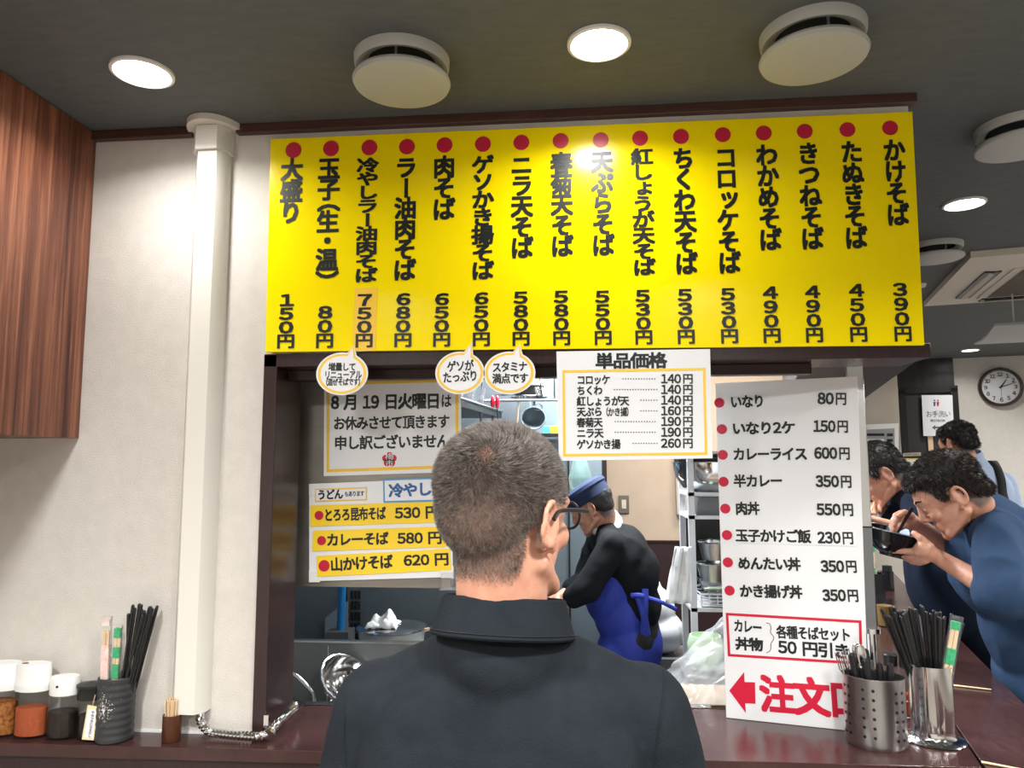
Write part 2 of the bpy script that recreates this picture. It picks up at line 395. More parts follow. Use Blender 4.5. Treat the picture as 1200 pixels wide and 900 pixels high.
# ---------------------------------------------------------------- white duct and flexible conduit
t = thing('cable_duct', 'ivory faceted cable duct running down the wall beside the yellow menu', 'duct', (-.986, W, 1.03))
def hexp(cx, w, d, z): return [Vector((cx-w/2, W, z)), Vector((cx-w/2, W-d*.55, z)), Vector((cx-w/2+w*.2, W-d, z)), Vector((cx+w/2-w*.2, W-d, z)), Vector((cx+w/2, W-d*.55, z)), Vector((cx+w/2, W, z))]
b = MB(); b.prism(hexp(-.986, .088, .052, 1.022), (0, 0, CEIL-.02-1.022)); b.build('duct_cover', m_duct, t)
b = MB(); b.prism(hexp(-.986, .100, .062, CEIL-.085), (0, 0, .066)); b.build('top_collar', m_duct, t)
b = MB(); b.prism([(-.986+sx*.075*cos(a)*1, W-.0-.095*max(0, sin(a)), CEIL-.018) for sx, a in [(1, pi*i/16) for i in range(17)]][::-1], (0, 0, .017)); b.build('flange', m_duct, t)
pc0 = Vector((-.957, 1.826, 1.02)); path = [pc0, pc0+Vector((.0, 0, -.02)), Vector((-.945, 1.822, .988)), Vector((-.925, 1.818, .977)), Vector((-.88, 1.812, .974)), Vector((-.83, 1.806, .974)), Vector((-.79, 1.802, .976)), Vector((-.768, 1.812, .982)), Vector((-.76, 1.84, .995)), Vector((-.758, 1.88, 1.0)), Vector((-.76, 1.94, 1.0)), Vector((-.77, 1.97, .995))]
# resample with Catmull-Rom
def catmull(P, n=14):
    out = []; P = [P[0]*2-P[1]]+P+[P[-1]*2-P[-2]]
    for i in range(1, len(P)-2):
        p0, p1, p2, p3 = P[i-1:i+3]
        for k in range(n):
            s = k/n; out.append(.5*((2*p1)+(p2-p0)*s+(2*p0-5*p1+4*p2-p3)*s*s+(3*p1-p0-3*p2+p3)*s**3))
    out.append(P[-2].copy()); return out
_c = catmull(path, 60); fp = [_c[0]]
for _p in _c[1:]:
    if (_p-fp[-1]).length >= .0046: fp.append(_p)
b = MB(); b.tube(fp, [.0090+.0027*(i % 2) for i in range(len(fp))], 12)
fc = b.build('flexible_conduit', m_steel2, None, origin=pc0); tag(fc, 'ribbed metal flexible conduit curling from the ivory duct round the dark jamb', 'conduit')
b = MB(); b.box((-.784, 1.829, 1.003), (.012, .012, .03)); b.cyl((-.765, 1.80, .979), (-.765, 1.81, .982), .0135, n=16); b.build('saddle_clip', m_steel2, fc)

# ---------------------------------------------------------------- ceiling lights and vents
def downlight(px, py, label, r=.0703, power=LAMP_POWER, pos=None):
    c = pos if pos is not None else onZ(px, py, CEIL)
    t = thing('downlight', label, 'ceiling light', c, 'recessed ceiling downlights')
    b = MB(); b.lathe([(r*.83, .004), (r*.83, -.002), (r*.9, -.008), (r, -.006), (r*1.01, 0), (r*1.01, .004)], c, 40); b.build('trim_ring', m_plastic, t)
    b = MB(); b.lathe([(0, -.0028), (r*.4, -.0028), (r*.83, -.0022), (r*.84, .002)][::-1], c, 40); b.build('diffuser', mat('lamp_glow', (1, .985, .94), .4, emit=14), t)
    area('downlight_lamp', c-Vector((0, 0, .012)), r*1.5, power, (1, .985, .955))
    return t
for px, py, lb in ((167, 84, 'bright downlight in the ceiling near the wood cabinet, leftmost'), (702, 50, 'bright downlight in the ceiling between the two big round vents'),
                   (1130, 238, 'downlight beyond the yellow menu, nearest of the ones down the aisle'), (1186, 380, 'small downlight far down the shop behind the hanging baffle of the air conditioner'), (1137, 410, 'smallest, farthest downlight just above the restroom doorway')):
    downlight(px, py, lb)
for x, y in ((-.9, .1), (.6, .1), (2.2, .9), (-.6, -1.3), (1.2, -1.3), (2.9, -.8), (3.6, 3.2), (3.9, 5.2), (2.75, 2.0)):
    area('unseen_fill_lamp', (x, y, CEIL-.015), .22, 25, (1, .985, .955))  # lamps out of view, added at ceiling height to raise the fill light
# round supply vents: flange, throat, three pillars and a floating disc
def vent(px, py, label, r=.112, drop=.055):
    c = onZ(px, py, CEIL-drop); c.z = CEIL
    t = thing('ceiling_vent', label, 'vent', c, 'round ceiling air vents')
    pl_ = m_vent
    b = MB(); b.lathe([(r*.70, .0), (r*.70, -.012), (r*.84, -.022), (r*.93, -.024), (r*.97, -.016), (r*.98, 0)], c, 48); b.build('flange', pl_, t)
    b = MB(); b.lathe([(0, -.001), (r*.7, -.001), (r*.7, -.01)][::-1], c, 32); b.build('throat', mat('dark_mesh', (.03, .035, .04), .9, bump=.6, bs=600), t)
    b = MB(); b.lathe([(0, -drop+.012), (r*.85, -drop+.010), (r*.98, -drop+.006), (r*1.0, -drop), (r*.97, -drop-.007), (r*.9, -drop-.009), (0, -drop-.010)][::-1], c, 56); b.build('disc', pl_, t)
    for k in range(3):
        a = 2*pi*k/3+.6; q = c+Vector((cos(a), sin(a), 0))*r*.72
        b = MB(); b.cyl(q-Vector((0, 0, drop)), q-Vector((0, 0, .012)), .0035, n=10); b.build('pillar', m_steel2, t)
    return t
m_vent = mat('grey_white_vent_plastic', (.42, .43, .41), .4)
vent(471, 97, 'round grey-white ceiling vent above the yellow menu, left one'); vent(953, 67, 'round grey-white ceiling vent above the yellow menu, right one')
vent(1196, 170, 'round ceiling vent cut off by the right edge of the photo'); vent(1096, 302, 'round ceiling vent half hidden behind the right end of the yellow menu')

# cassette air conditioner
A = onZ(1138, 306, CEIL-.045); B_ = onZ(1083, 362, CEIL-.045); L = (B_-A).length
dd = (B_-A).normalized(); uu = Vector((dd.y, -dd.x, 0)); cc = (A+B_)/2+uu*L/2
t = thing('air_conditioner', 'cream four-way cassette air conditioner in the ceiling', 'air conditioner', (cc.x, cc.y, CEIL))
def sq(h, z, c=cc): return [Vector((c.x, c.y, z))+uu*(i*h)+dd*(j*h) for i, j in ((-1, -1), (1, -1), (1, 1), (-1, 1))]
m_ac = mat('aged_cream_plastic', (.62, .575, .50), .45, var=(.68, .64, .56), vs=2)
b = MB(); o1 = sq(L/2, CEIL-.001); o2 = sq(L/2, CEIL-.03); o3 = sq(L/2-.16, CEIL-.044); o4 = sq(L/2-.17, CEIL-.042)
b.add(o1+o2+o3+o4, [(i, (i+1) % 4, 4+(i+1) % 4, 4+i) for i in range(4)]+[(4+i, 4+(i+1) % 4, 8+(i+1) % 4, 8+i) for i in range(4)]+[(8+i, 8+(i+1) % 4, 12+(i+1) % 4, 12+i) for i in range(4)]+[(12, 13, 14, 15)])
b.build('fascia', m_ac, t)
for k in range(4):
    Rk = Matrix.Rotation(k*pi/2, 3, 'Z'); uk = Rk @ uu; dk = Rk @ dd; c0 = Vector((cc.x, cc.y, CEIL-.044))-uk*(L/2-.145)
    b = MB(); b.box(c0, (.070, L-.50, .008), uk, dk); b.build('air_slot', m_black, t)
    b = MB(); b.box(c0+Vector((0, 0, -.006)), (.022, L-.54, .006), (uk+Vector((0, 0, -.5))).normalized(), dk); b.build('flap', m_ac, t)
g = MB(); g.box((cc.x, cc.y, CEIL-.044), (L-.44, L-.44, .006), uu, dd); gr = g.build('grille', m_ac, t)
for k in range(22):
    g = MB(); g.box(Vector((cc.x, cc.y, CEIL-.049))+dd*((k-10.5)*.028), (L-.52, .010, .006), uu, dd); g.build('slat', mat('grille_slat', (.16, .14, .11), .5), gr)
t = thing('air_baffle', 'grey-white curved air baffle hung on rods under the air conditioner', 'baffle', (0, 0, 0))
q = onZ(1200, 387, CEIL-.26); t.location = q
b = MB()
prof = [(0, 0), (.12, -.025), (.26, -.04), (.4, -.035), (.4, -.027), (.26, -.03), (.12, -.015), (0, .012)]
P = [q+dd*(x-.2)+Vector((0, 0, z))-uu*.18 for x, z in prof]; b.prism(P[::-1], uu*.9); b.build('blade', mat('baffle_plastic', (.36, .37, .38), .4), t)
for k in (-.04, .55):
    b = MB(); p = q+uu*k; b.cyl(p+Vector((0, 0, -.02)), (p.x, p.y, CEIL-.065), .004, n=8); b.build('rod', m_plastic, t)
c = onZ(1079, 333, CEIL); b = MB(); b.lathe([(0, -.02), (.02, -.018), (.028, 0)], c, 20); tag(b.build('ceiling_sensor', m_plastic, None, origin=c), 'tiny white ceiling sensor at the right edge of the yellow menu', 'sensor')

# kitchen ceiling light
area('kitchen_lamp', (.1, 3.3, CEIL-.03), 1.1, KITCHEN_POWER, (.93, .97, 1), 'RECTANGLE', .3)
area('kitchen_lamp', (1.05, 4.2, CEIL-.03), .5, KITCHEN_POWER*.22, (1, .93, .82), 'RECTANGLE', .3)
# ---------------------------------------------------------------- yellow menu board
PM = Plane((0, W-.016, 1.65), UX, UP)
t = thing('menu_board', 'long bright yellow menu signboard with sixteen columns of dishes and prices', 'menu sign', PM.W(0, .28, 0))
b = MB(); panel(b, PM, [(312, 413), (1082, 405), (1068, 132), (318, 164)], .010, -.004); b.build('board_panel', m_yellow, t, bevel=.001)
PM = Plane((0, W-.0225, 1.65), UX, UP)
cols = [(344, 176, '大盛り', 187, 262, '150', 345), (388, 174, '玉子(生・温)', 186, 331, '80', 359), (433, 173, '冷やしラー油肉そば', 186, 331, '750', 345),
        (477, 172, 'ラー油肉そば', 185, 329, '680', 344), (521, 170, '肉そば', 184, 258, '650', 344), (566, 169, 'ゲソかき揚そば', 183, 328, '650', 343),
        (611, 167, 'ニラ天そば', 182, 303, '580', 342), (657, 165, '春菊天そば', 180, 301, '580', 341), (704, 164, '天ぷらそば', 178, 300, '550', 341),
        (750, 162, '紅しょうが天そば', 175, 323, '530', 340), (798, 160, 'ちくわ天そば', 174, 322, '530', 339), (847, 158, 'コロッケそば', 173, 321, '530', 338),
        (895, 156, 'わかめそば', 170, 294, '490', 336), (943, 154, 'きつねそば', 168, 293, '490', 335), (993, 152, 'たぬきそば', 166, 292, '450', 333), (1043, 150, 'かけそば', 164, 265, '390', 332)]
for (x, y, s, y0, y1, pr, py) in cols:
    b = MB(); disc(b, PM, x, y, 9.3); b.build('red_dot', m_red, t)
    b = MB(); X = PM.at(x, y).x
    xm = x; 
    # walk down the true vertical of the wall under the dot
    def xat(yy, x=x, X=X):
        lo, hi = x-30, x+30
        for _ in range(30):
            m = (lo+hi)/2
            if PM.at(m, yy).x < X: lo = m
            else: hi = m
        return (lo+hi)/2
    vtext(b, PM, s, xat((y0+y1)/2), y0, y1, 24, bold=.045); b.build('dish_name', m_ink, t)
    b = MB(); yb = 409-8*(x-344)/700; n = len(pr)+1
    yt = py if len(pr) == 3 else py
    vtext(b, PM, pr+'円', xat((yt+yb)/2)-(1.5), yt-1, yb-1, 20, bold=.045); b.build('price', m_ink, t)
PT = Plane((0, W-.0225, 1.65), UX, UP)
b = MB(); panel(b, PT, [(413, 412), (440, 411), (442, 337), (416, 337)], .0003, 0)
t2 = tag(b.build('price_tag', m_tagorange, None, origin=PT.W(*PT.at(427, 412))), 'orange price sticker reading 750 yen on the yellow menu', 'sticker')

# ---------------------------------------------------------------- speech-bubble cards
def bubble(cx, cy, tx, ty, lines, label, rx=30.5, ry=25):
    PB = Plane((0, W-.027, 1.65), UX, UP)
    t = thing('speech_bubble_card', label, 'card', PB.W(*PB.at(cx, cy+ry)), 'round speech bubble cards under the yellow menu')
    def outline(k, h, th, m, nm, tail=True):
        n = 40; pts = []; c = PB.at(cx, cy); r1 = (PB.at(cx+rx*k, cy)-c).length; r2 = (PB.at(cx, cy-ry*k)-c).length
        T = PB.at(tx, ty); T = c+(T-c)*(.5+.5*k) if k < 1 else T
        a0 = math.atan2(T.y-c.y, T.x-c.x); dw = .2*k
        for i in range(n+1):
            a = a0+dw+(2*pi-2*dw)*i/n; pts.append(PB.W(c.x+r1*cos(a), c.y+r2*sin(a), h))
        if tail: pts.append(PB.W(T.x, T.y, h))
        b = MB(); b.prism(pts, PB.n*th); b.build(nm, m, t)
    outline(1.0, 0, .0012, m_whitegloss, 'card')
    outline(.93, .0013, .0003, m_orange, 'border')
    outline(.83, .0017, .0003, m_white, 'face')
    PB = Plane((0, W-.0295, 1.65), UX, UP); b = MB()
    for (s, x0, x1, y, y2, h) in lines: htext(b, PB, s, x0, y, x1, y2, h, .03, 0)
    b.build('lettering', m_ink, t)
bubble(401, 438, 415, 405, [('増量して', 385, 417, 430, 430, 9), ('リニューアル', 380, 424, 439.5, 439, 9), ('(混ぜそばです)', 381, 423, 448, 447.5, 8)], 'speech bubble card with three lines of text, leftmost of the three')
bubble(539, 437, 553, 401, [('ゲソが', 524, 555, 430, 428, 12), ('たっぷり', 519, 560, 443, 440, 12)], 'speech bubble card with two lines, middle of the three', 29, 25)
bubble(597, 437, 609, 403, [('スタミナ', 577, 618, 431, 429, 11), ('満点です', 577, 619, 444, 443, 11)], 'speech bubble card reading stamina, rightmost of the three beside the white price sheet')

# ---------------------------------------------------------------- white price sheet (single items)
PS = Plane((0, W-.020, 1.65), UX, UP)
t = thing('price_sheet', 'laminated white sheet of single-item prices with a yellow border', 'price sheet', PS.W(*PS.at(745, 540)))
def lam(b, PS, c, th=.0008, h=0): return panel(b, PS, c, th, h)
b = MB(); lam(b, PS, [(655, 540), (835, 537), (832, 409), (652, 412)]); b.build('laminate', m_whitegloss, t)
b = MB(); ringrect(b, PS, [(660, 535), (829, 533), (826.5, 431), (659, 434)], 3, .0009, .0003); b.build('yellow_border', m_orange, t)
b = MB(); htext(b, PS, '単品価格', 698, 423.5, 781, 422.5, 17, .04, .0015)
rows = [('コロッケ', 676, 715, 445.5, 729, '140'), ('ちくわ', 676, 706, 458, 719, '140'), ('紅しょうが天', 676, 737, 470.5, 750, '140'), ('天ぷら', 676, 706, 483, 750, '160'),
        ('春菊天', 676, 706, 495.5, 720, '190'), ('ニラ天', 676, 707, 508, 720, '190'), ('ゲソかき揚', 676, 727, 521, 741, '260')]
for i, (s, x0, x1, y, d0, p) in enumerate(rows):
    htext(b, PS, s, x0, y, x1, y-.5, 10.5, .035, .0015); htext(b, PS, p, 774.5, y-1.5, 798, y-1.5, 12, .035, .0015); htext(b, PS, '円', 800, y-1.5, 812, y-1.5, 11, .03, .0015)
    k = d0
    while k < 769: disc(b, PS, k+1, y-1.5, .75, .0012, 6, .0003); k += 3.1
htext(b, PS, '(かき揚)', 709, 483, 738, 482.7, 9.5, .03, .0015)
b.build('lettering', m_ink, t)

# ---------------------------------------------------------------- stainless hood panel behind the opening with the notices
HY = 2.06
a = onY(343, 687, HY); c = onY(528, 687, HY)
t = thing('hood_panel', 'brushed steel hood front behind the paper notices in the serving window', 'hood', (-.6, HY, a.z))
b = MB(); b.bb(-.95, c.x, HY, HY+.02, a.z, 2.25); b.build('front_panel', m_hood, t)
b = MB(); b.bb(-.95, c.x, HY+.02, HY+.06, a.z, a.z+.02); b.build('bottom_lip', m_steel, t)
b = MB(); z = onY(343, 570, HY).z; b.bb(-.94, onY(365, 570, HY).x, HY-.002, HY, a.z+.01, z); b.build('join_plate', m_hood, t)
PN = Plane((0, HY-.002, 1.65), UX, UP)
t = thing('closure_notice', 'white paper notice with yellow frame announcing a closing day on 19 August', 'notice', PN.W(*PN.at(460, 556)))
b = MB(); panel(b, PN, [(379.5, 558), (541, 553), (540, 440), (380, 444)], .0008); b.build('sheet', m_white, t)
b = MB(); ringrect(b, PN, [(382.5, 553.5), (538, 548.5), (537, 444), (383, 448)], 3.4, .0009, .0003); b.build('yellow_border', m_orange, t)
b = MB(); htext(b, PN, '8 月 19 日火曜日', 388, 472, 516, 470, 17, .045, .0015); htext(b, PN, 'は', 517, 470, 529, 470, 15, .03, .0015)
htext(b, PN, 'お休みさせて頂きます', 391, 496.5, 527, 494, 14.5, .035, .0015); htext(b, PN, '申し訳ございません', 392, 519.5, 527, 517, 15, .035, .0015); b.build('lettering', m_ink, t)
b = MB()
for k in range(5): a_ = pi/2+2*pi*k/5; disc(b, PN, 456.5+4.9*cos(a_), 538.5-4.9*sin(a_), 3.9, .0009, 16)
disc(b, PN, 456.5, 538.5, 5, .0009, 16); em = b.build('blossom_emblem', m_red, t)
b = MB(); htext(b, PN, '梅', 451.5, 535, 461.5, 535, 8, .0, .0016); htext(b, PN, '市', 452, 543, 461, 543, 7, .0, .0016); b.build('emblem_lettering', m_white, em)

t = thing('whiteboard', 'small white magnet board holding three yellow price strips', 'board', PN.W(*PN.at(445, 680)))
b = MB(); panel(b, PN, [(363, 681), (531, 676), (529, 560), (363, 567)], .006); b.build('board', m_whitegloss, t, bevel=.001)
for (x0, y0, x1, y1) in ((363, 567, 377, 581), (517, 560, 530, 574), (363, 668, 376, 682), (517, 663, 532, 677)):
    b = MB(); panel(b, PN, [(x0, y1), (x1, y1), (x1, y0), (x0, y0)], .003, .005); b.build('corner_cap', m_plastic, t, bevel=.001)
PW = Plane((0, HY-.0095, 1.65), UX, UP)
def strip(cs, dot, r, txt, price, label, mt=m_ytag):
    o = MB(); panel(o, PW, cs, .0008); P = PW.W(*PW.at(*cs[0])); s = tag(o.build('price_strip', mt, None, origin=P), label, 'price strip', 'yellow price strips on the small white board')
    o = MB(); disc(o, PW, dot[0], dot[1], r, .001); o.build('red_dot', m_red, s)
    o = MB(); htext(o, PW, *txt, .04, .0015); o.build('dish_name', m_ink, s)
    o = MB(); htext(o, PW, *price, .04, .0015); o.build('price', m_ink, s)
strip([(364, 617), (521, 612), (521, 587.5), (364, 592.5)], (374, 604), 5.2, ('とろろ昆布そば', 380, 604, 452, 601.5, 14), ('530 円', 463, 601.5, 515, 600, 14), 'top yellow price strip reading 530 yen')
strip([(366, 646), (523, 641), (522, 617), (367, 622)], (377, 633.5), 5.2, ('カレーそば', 383, 633, 455, 631, 14), ('580 円', 466, 631, 518, 630, 14), 'middle yellow price strip reading 580 yen')
strip([(372, 676), (529, 668), (527, 643), (371, 651.5)], (380, 663), 6.5, ('山かけそば', 387.5, 662, 460, 658, 15), ('620 円', 473, 657, 526, 655, 14), 'bottom yellow price strip reading 620 yen')
t = thing('udon_label', 'small white label with yellow frame on the board above the strips', 'label card', PW.W(*PW.at(400, 588)))
b = MB(); panel(b, PW, [(369.5, 588), (430, 586), (430, 571), (369, 573)], .0006); b.build('card', m_white, t)
b = MB(); ringrect(b, PW, [(369.5, 588), (430, 586), (430, 571), (369, 573)], 1.3, .0007, .0003); b.build('border', m_orange, t)
b = MB(); htext(b, PW, 'うどん', 372, 580.3, 402, 579, 11, .045, .0013); htext(b, PW, 'もあります', 404, 579, 427, 578.3, 6, .03, .0013); b.build('lettering', m_ink, t)
t = thing('chilled_label', 'white label with blue frame and blue lettering on the white board', 'label card', PW.W(*PW.at(485, 588)))
b = MB(); panel(b, PW, [(449.5, 589), (524, 587), (524, 559), (449, 561.5)], .0007); b.build('card', m_white, t)
b = MB(); ringrect(b, PW, [(449.5, 589), (524, 587), (524, 559), (449, 561.5)], 1.8, .0008, .0003); b.build('border', mat('sky_blue_print', (.1, .32, .62), .4), t)
b = MB(); htext(b, PW, '冷やし', 456, 575.5, 506, 573, 15, .045, .0013); b.build('blue_lettering', m_blueprint, t)
b = MB(); htext(b, PW, 'あり', 510, 573, 524, 572.6, 9, .03, .0013); b.build('lettering', m_ink, t)
o = MB(); q = PW.W(*PW.at(530, 680)); o.box(q+Vector((0, -.012, 0)), (.055, .012, .045)); o.box(q+Vector((0, -.022, -.02)), (.06, .03, .004))
tag(o.build('plastic_holder', m_clearp, None, origin=q, bevel=.001), 'clear plastic card holder at the lower right of the white board', 'holder')

# ---------------------------------------------------------------- tall white side menu leaning on the steel post
A0 = onZ(851, 841, CT+.001); A1 = onZ(1019, 859, CT+.001); ub = (A1-A0); ub.z = 0; ub.normalize()
PB = Plane(A0, ub, UP)
t = thing('side_menu_board', 'tall white standing menu board of rice bowls with a red arrow at the bottom', 'menu sign', A0)
tr = PB.at(1005, 441); tl = PB.at(838, 449); br = PB.at(1019, 859)
b = MB(); b.prism([PB.W(0, 0, -.004), PB.W(br.x, 0, -.004), PB.W(tr.x, tr.y, -.004), PB.W(tl.x, tl.y, -.004)], PB.n*.004); b.build('board_panel', m_whitegloss, t, bevel=.0008)
rows = [(843, 472, 'いなり', 856, 471.5, 896, 470, '80', 958, 467, 977), (846, 503, 'いなり2ケ', 858, 502.5, 932, 501, '150', 953, 499.5, 979), (847, 533, 'カレーライス', 859, 532.5, 946, 532, '600', 954, 531, 981),
        (848, 564.5, '半カレー', 860, 564, 917, 563.5, '350', 956, 564, 983), (850, 596, '肉丼', 862, 596, 890, 596, '550', 957, 597, 985), (852, 627, '玉子かけご飯', 862, 627.5, 950, 629, '230', 958, 630, 985),
        (853, 659, 'めんたい丼', 865, 660, 938, 661.5, '350', 962, 663.5, 989), (855, 692, 'かき揚げ丼', 867, 692.5, 940, 694, '350', 964, 697.5, 991)]
o = MB(); panel(o, PB, [(860, 636), (1003, 640), (1003, 622.5), (860, 618)], .0008, .0004); pk = o.build('pasted_strip', m_white, t)
for i, (dx, dy, s, x0, y0, x1, y1, pr, p0, py, p1) in enumerate(rows):
    b = MB(); disc(b, PB, dx, dy, 6); b.build('red_dot', m_red, t)
    b = MB(); htext(b, PB, s, x0, y0, x1, y1, 14, .04, .0016); b.build('dish_name', m_ink, t); b = MB(); htext(b, PB, pr, p0, py, p1, py+.3, 15, .045, .0016); htext(b, PB, '円', p1+2, py+.3, p1+15, py+.5, 14, .035, .0016); b.build('price', m_ink, t)
b = MB(); ringrect(b, PB, [(853, 769), (1011, 779), (1009.5, 727), (850.5, 718)], 3, .0004, .0004); b.build('red_box', m_redc, t)
b = MB(); htext(b, PB, 'カレー', 860, 733, 893, 736, 14, .04); htext(b, PB, '丼物', 862, 754, 894, 756, 14, .045); htext(b, PB, '各種そばセット', 910, 740.5, 997, 744.5, 14, .035); htext(b, PB, '50 円引き', 912, 758, 996, 764, 16, .04)
bp = [PB.at(*p) for p in ((898, 730), (902, 731), (903.5, 736), (903, 741), (907, 747.5), (903.5, 754), (903.5, 759), (902, 763), (898, 765))]
b.tube(catmull([PB.W(p.x, p.y, .0006) for p in bp], 4), .0008, 4); b.build('offer_lettering', m_ink, t)
z2 = lambda x, y: (820+x/3.75, 640+y/3.75)
b = MB(); pts = [PB.at(*z2(x, y)) for x, y in ((130, 635), (203, 733), (200, 690), (245, 692), (243, 598), (197, 597), (195, 553))]; b.prism([PB.W(p.x, p.y, .0004) for p in pts], PB.n*.0006); b.build('red_arrow', m_redc, t)
b = MB(); htext(b, PB, '注文口', 891, 813, 1014, 822, 40, .05); b.build('red_lettering', m_redc, t)

# steel post beside it
q = A1+Vector((.014, .024, 0))
t = thing('steel_post', 'stainless post at the right end of the serving window beside the tall white menu', 'post', q)
zt = 1.905; zs = onY(1030, 738, q.y).z
zj = onY(1015, 617, q.y).z
b = MB(); b.box((q.x+.004, q.y, (zj+zt)/2), (.042, .024, zt-zj), ub, (-ub.y, ub.x, 0)); b.build('flat_bar', m_steel, t, bevel=.002)
b = MB(); b.box((q.x+.004, q.y, (zs+zj)/2), (.042, .024, zj-zs), ub, (-ub.y, ub.x, 0)); b.build('flat_bar', mat('dull_dark_steel', (.20, .21, .22), .35, .9, bump=.15, bs=40, stretch=(1, 1, 12)), t, bevel=.002)
b = MB(); b.box((q.x+.004, q.y-.002, zj), (.044, .024, .004), ub, (-ub.y, ub.x, 0)); b.build('joint', m_black, t)
b = MB(); b.cyl((q.x+.01, q.y, CT), (q.x+.01, q.y, zs), .014, n=20); b.build('leg_pipe', m_steel2, t)
b = MB(); b.cyl((q.x+.01, q.y, zs-.006), (q.x+.01, q.y, zs+.006), .026, n=24); b.build('collar', m_steel2, t)
b = MB(); b.cyl((q.x+.01, q.y, CT), (q.x+.01, q.y, CT+.006), .024, n=24); b.build('foot_ring', m_steel2, t)
# ---------------------------------------------------------------- things on the ledge at the left
def base(px, py, z=CT+.0005): return onZ(px, py, z)
def jar(c, w, h, lid_h, content, fill, label, deep=.62):
    t = thing('spice_jar', label, 'jar', c)
    b = MB(); hb = h-lid_h
    b.lathe([(0, 0), (w*.42, 0), (w*.46, .004), (w*.46, hb), (w*.44, hb), (w*.44, .006), (0, .006)], c, 36, 1, deep); b.build('glass', m_glass, t)
    b = MB(); b.lathe([(0, .007), (w*.425, .007), (w*.425, fill), (w*.2, fill+.004), (0, fill+.002)], c, 36, 1, deep); b.build('contents', content, t)
    b = MB(); b.lathe([(w*.47, hb-.012), (w*.49, hb-.012), (w*.5, hb), (w*.5, hb+.006), (w*.485, hb+.008), (w*.485, h-.006), (w*.46, h), (0, h)], c, 36, 1, deep); b.build('lid', m_plastic, t)
    return t
m_flakes = mat('chilli_flakes', (.16, .012, .004), .5, var=(.55, .22, .03), vs=110, bump=1, bs=120)
m_powder = mat('red_pepper_powder', (.42, .075, .02), .9, var=(.52, .12, .035), vs=120, bump=.8, bs=200)
LXP = lambda px, Y=1.797: onY(px, 866, Y).x
jar(Vector((LXP(-1), 1.797, CT+.0005)), .095, .178, .052, m_flakes, .085, 'spice jar of dark red chilli flakes cut off by the left edge')
tj = jar(Vector((LXP(35.5), 1.795, CT+.0005)), .092, .178, .052, m_powder, .072, 'spice jar of fine orange-red pepper powder with a white lid')
b = MB(); b.ell((LXP(35.5)-.022, 1.792, CT+.179), (.009, .005, .0015)); b.build('spilled_powder', mat('dark_red_stain', (.2, .01, .02), .6), tj)
# soy bottle with white cap
c = Vector((LXP(72.5), 1.797, CT+.0005)); t = thing('soy_sauce_bottle', 'tapered glass soy sauce bottle with a white spout cap', 'bottle', c)
b = MB(); b.lathe([(0, 0), (.04, 0), (.042, .004), (.0405, .03), (.034, .11), (.0325, .11), (.039, .03), (.0395, .006), (0, .006)], c, 36, 1, .75); b.build('glass', m_glass, t)
b = MB(); b.lathe([(0, .0065), (.0385, .0065), (.038, .03), (.0355, .064), (0, .064)], c, 36, 1, .75); b.build('soy_sauce', mat('soy_sauce', (.012, .004, .003), .08), t)
b = MB(); b.lathe([(.034, .104), (.0365, .106), (.037, .14), (.034, .148), (0, .150)], c, 36, 1, .75); cp = b.build('cap', m_plastic, t)
b = MB(); b.cyl(c+Vector((.0, -.030, .130)), c+Vector((.0, -.026, .129)), .0028, n=12); b.build('spout_hole', m_black, cp)
# black-capped bottle with hang tag
c = Vector((LXP(103), 1.800, CT+.0005)); t = thing('seasoning_bottle', 'dark seasoning bottle with a black cap and a printed paper tag', 'bottle', c)
b = MB(); b.lathe([(0, 0), (.031, 0), (.033, .004), (.030, .06), (.027, .098), (.0255, .098), (.0285, .06), (.031, .006), (0, .006)], c, 32, 1, .8); b.build('glass', m_glass, t)
b = MB(); b.lathe([(0, .0065), (.030, .0065), (.028, .056), (0, .056)], c, 32, 1, .8); b.build('sauce', MATS['soy_sauce'], t)
b = MB(); b.lathe([(.028, .094), (.033, .095), (.034, .122), (.036, .124), (.036, .130), (0, .136)], c, 32, 1, .8); b.build('cap', m_black, t)
PTg = Plane(c+Vector((0, -.034, 0)), UX, UP)
q = [(96, 866.5), (110, 867.5), (115, 828), (103, 826)]
b = MB(); panel(b, PTg, q, .0008); tg = b.build('paper_tag', mat('cream_tag', (.78, .70, .42), .5), t)
b = MB(); panel(b, PTg, [(98.5, 864), (109, 865), (113, 832), (104, 831)], .0003, .0009); b.build('tag_face', m_white, tg)
b = MB(); P0 = PTg.at(111, 833); P1 = PTg.at(106.5, 864)
for i, ch in enumerate('やみつきになるだし'):
    f = (i+.5)/9; put(b, PTg, ch, P0.x+(P1.x-P0.x)*f-.003, P0.y+(P1.y-P0.y)*f, .0085, .0068, -.16, .03, .0014)
b.build('tag_lettering', m_ink, tg)
b = MB(); b.tube([PTg.W(*PTg.at(109, 827), .002), PTg.W(*PTg.at(111, 821), .004), PTg.W(*PTg.at(112, 814), .001)], .0008, 5); b.build('string', m_wood, tg)

